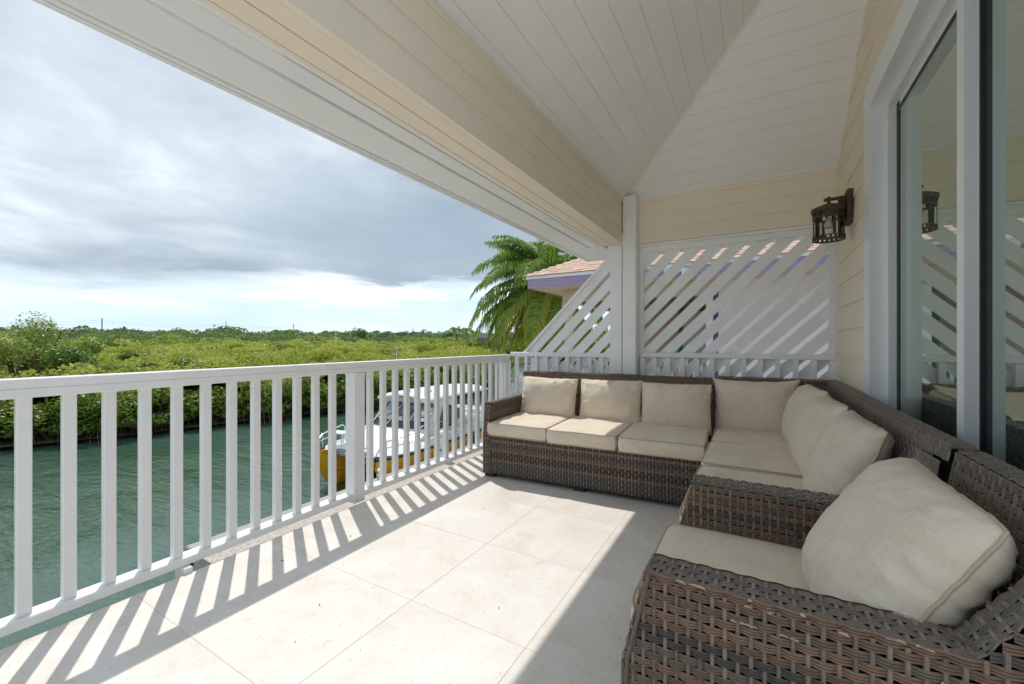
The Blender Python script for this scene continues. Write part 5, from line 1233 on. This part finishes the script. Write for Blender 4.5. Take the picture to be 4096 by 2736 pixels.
bpart('cabin_side', MB().add(side, [list(range(5))]), 'boatwhite'); bpart('cabin_side', MB().add([(-x, y, z) for x, y, z in side], [list(range(5))[::-1]]), 'boatwhite')
win = [(1.275, 2.35, 1.58), (1.30, 3.28, 1.54), (1.258, 3.34, 2.28), (1.222, 2.98, 2.38)]
bpart('side_window', MB().add(win, [[0, 1, 2, 3]]), 'darkglass'); bpart('side_window_trim', MB().tube([np.array(p)+(.008, 0, 0) for p in win], .016, 5, closed=True), 'navy')
# roof
rr = []
for y, w_, z in ((2.05, .9, 2.66), (2.15, 1.22, 2.67), (2.8, 1.30, 2.70), (4.5, 1.33, 2.70), (6.2, 1.30, 2.66), (6.75, 1.18, 2.62), (6.95, .8, 2.60)):
    rr.append([(x*w_, y, z+.14*(1-x*x)-(.03 if abs(x) == 1 else 0)) for x in (-1, -.92, -.6, -.2, .2, .6, .92, 1)])
rr = np.array(rr); bpart('hardtop', MB().grid(rr).grid((rr-np.array([0, 0, .07]))[::-1]).grid(np.stack([rr[:, 0], rr[:, 0]-np.array([0, 0, .07])])).grid(np.stack([rr[:, -1]-np.array([0, 0, .07]), rr[:, -1]])).grid(np.stack([rr[0]-np.array([0, 0, .07]), rr[0]])), 'boatwhite', smooth=False)
for x in (-1.15, 1.15): bpart('roof_post', MB().tube([(x*1.1, 6.2, 1.3), (x, 6.3, 2.62)], .028, 7).tube([(x*1.1, 4.9, 1.3), (x, 5.0, 2.66)], .022, 7), 'steel')
bpart('antenna', MB().tube([(-.55, 2.35, 2.78), (-.50, 2.38, 4.55)], [.02, .012], 6).tube([(-.55, 2.35, 2.72), (-.55, 2.35, 2.86)], .05, 8), 'boatwhite')
bpart('roof_light', MB().tube([(.2, 5.5, 2.8), (.2, 5.5, 2.98)], .025, 6).lathe([(0, 3.0), (.05, 3.0), (.05, 2.93), (0, 2.93)], (.2, 5.5, 0), 10), 'steel')
bpart('roof_fitting', MB().obox((-.1, 2.6, 2.86), (.09, .09, .05)).obox((.5, 3.1, 2.83), (.12, .12, .06)), 'grey')
# rails round the bow
def rail(s):
    top = [(s*.95, .05, 1.28), (s*1.02, .25, 1.62), (s*1.06, .40, 1.70), (s*1.20, 1.0, 1.74), (s*1.30, 1.55, 1.77)]
    mb = MB().tube(top+[(s*1.31, 1.66, 1.70), (s*1.31, 1.68, 1.25)], .022, 7).tube([(s*1.03, .28, 1.50), (s*1.22, 1.0, 1.52), (s*1.31, 1.66, 1.53)], .015, 6)
    for x, y in ((1.06, .40), (1.20, 1.0)): mb.tube([(s*x, y, 1.27), (s*x, y, 1.71)], .016, 6)
    return mb
bpart('bow_rail', rail(1), 'steel'); bpart('bow_rail', rail(-1), 'steel')
bpart('bow_rail', MB().tube([(-1.30, 1.9, 1.78), (-1.34, 2.6, 1.82), (-1.34, 2.7, 1.3)], .02, 6), 'steel')
bpart('grab_rail', MB().tube([(1.34, 2.0, 1.28), (1.34, 2.02, 1.78), (1.36, 2.2, 1.84), (1.38, 3.6, 1.80), (1.38, 3.7, 1.3)], .018, 6).tube([(1.42, 5.2, 1.3), (1.42, 5.25, 1.9), (1.42, 5.7, 1.9), (1.42, 5.75, 1.3)], .018, 6).tube([(1.3, 6.6, 1.3), (1.3, 6.6, 2.0), (1.3, 7.1, 2.0), (1.3, 7.1, 1.3)], .02, 6), 'steel')
bpart('bow_seat', MB().box((-.98, .55, 1.70), (-.52, .95, 1.74), .015), 'boatwhite')
for q in ((-.95, .58), (-.55, .60), (-.75, .92)): bpart('bow_seat_frame', MB().tube([(q[0], q[1], 1.30), (q[0], q[1], 1.70)], .018, 6), 'steel')
bpart('rolled_cover', MB().tube([(-.55, .48, 1.14), (-.2, .46, 1.10), (.2, .47, 1.10)], [.07, .10, .06], 9), 'grey'); bpart('crossbeam', MB().tube([(-.75, .44, 1.16), (.75, .44, 1.13)], .025, 7), 'steel')
bpart('cockpit', MB().box((-1.3, 4.0, .95), (1.3, 8.8, 1.0)).box((.35, 4.6, 1.0), (1.05, 5.6, 1.62), .03).box((-1.1, 5.8, 1.0), (-.2, 6.6, 1.5), .03).box((-.2, 7.6, 1.0), (.9, 8.3, 1.55), .03), 'boatwhite')
bpart('helm_box', MB().box((.30, 4.45, 1.62), (1.0, 4.9, 1.95), .03).box((-.9, 3.2, 1.3), (-.3, 3.7, 2.1), .03), 'grey')
bpart('registration_scuff', MB().box((1.485, 2.7, .72), (1.492, 2.95, .90)), 'boatwhite')
rp = MB(); t_ = np.linspace(0, 1, 14)
rp.tube(np.column_stack([1.0+.30*t_, -.02-.15*t_, 1.22-.45*t_-.2*np.sin(np.pi*t_)]), .016, 5).tube(np.column_stack([-.75+.25*t_, .75+.2*t_, 1.36+0*t_]), .012, 5)
bpart('mooring_rope', rp, 'rope')
# dock furniture
cl = thing('dock_bollard', 'short white bollard with a coiled rope at the dock edge', 'bollard', (-8.85, 8.05, ZG))
part('post', MB().lathe([(0, ZG+.36), (.11, ZG+.35), (.12, ZG+.30), (.085, ZG+.27), (.085, ZG+.06), (.13, ZG+.03), (.13, ZG), (0, ZG)], (-8.85, 8.05, 0), 16), 'boatwhite', cl)
th = np.linspace(0, 6*math.pi, 60); part('rope', MB().tube(np.column_stack([-8.85+(.115+.01*np.sin(th*3))*np.cos(th), 8.05+.12*np.sin(th), ZG+.09+.006*th]), .015, 5), 'rope', cl)
pd = thing('dock_pedestal', 'white dock power pedestal with a peaked cap', 'pedestal', (-8.80, 10.6, ZG))
part('body', MB().box((-8.910, 10.50, ZG), (-8.690, 10.72, ZG+.90), .008), 'boatwhite', pd)
part('cap', MB().add([(-8.930, 10.48, ZG+.901), (-8.670, 10.48, ZG+.901), (-8.670, 10.74, ZG+.901), (-8.930, 10.74, ZG+.901), (-8.800, 10.61, ZG+1.0)], [np.array([[3, 2, 1, 0]]), np.array([[0, 1, 4], [1, 2, 4], [2, 3, 4], [3, 0, 4]])]), 'boatwhite', pd)
part('valve', MB().tube([(-8.830, 10.495, ZG+.32), (-8.830, 10.42, ZG+.32)], .022, 8).tube([(-8.880, 10.43, ZG+.36), (-8.780, 10.43, ZG+.36)], .014, 6), 'navy', pd); part('plate', MB().box((-8.870, 10.494, ZG+.72), (-8.750, 10.499, ZG+.80)), 'rope', pd)
cl2 = thing('rope_coil', 'pale rope tangled on the gravel dock beside the yellow hull', 'rope', (-8.75, 13.0, ZG))
th = np.linspace(0, 9*math.pi, 90); part('coil', MB().tube(np.column_stack([-8.75+(.12+.012*th*.5)*np.cos(th)+.03*np.sin(th*2.3), 13.0+(.16+.006*th)*np.sin(th), ZG+.02+.004*th]), .018, 5), 'rope', cl2)
fe = thing('boat_fender', 'black round fender hanging between the boat and the dock', 'fender', (-9.12, 12.8, ZG))
part('body', MB().lathe([(0, ZG+.42), (.03, ZG+.41), (.14, ZG+.28), (.17, ZG+.1), (.14, ZG-.1), (.03, ZG-.2), (0, ZG-.2)], (-9.12, 12.8, 0), 14), 'navy', fe, smooth=True)
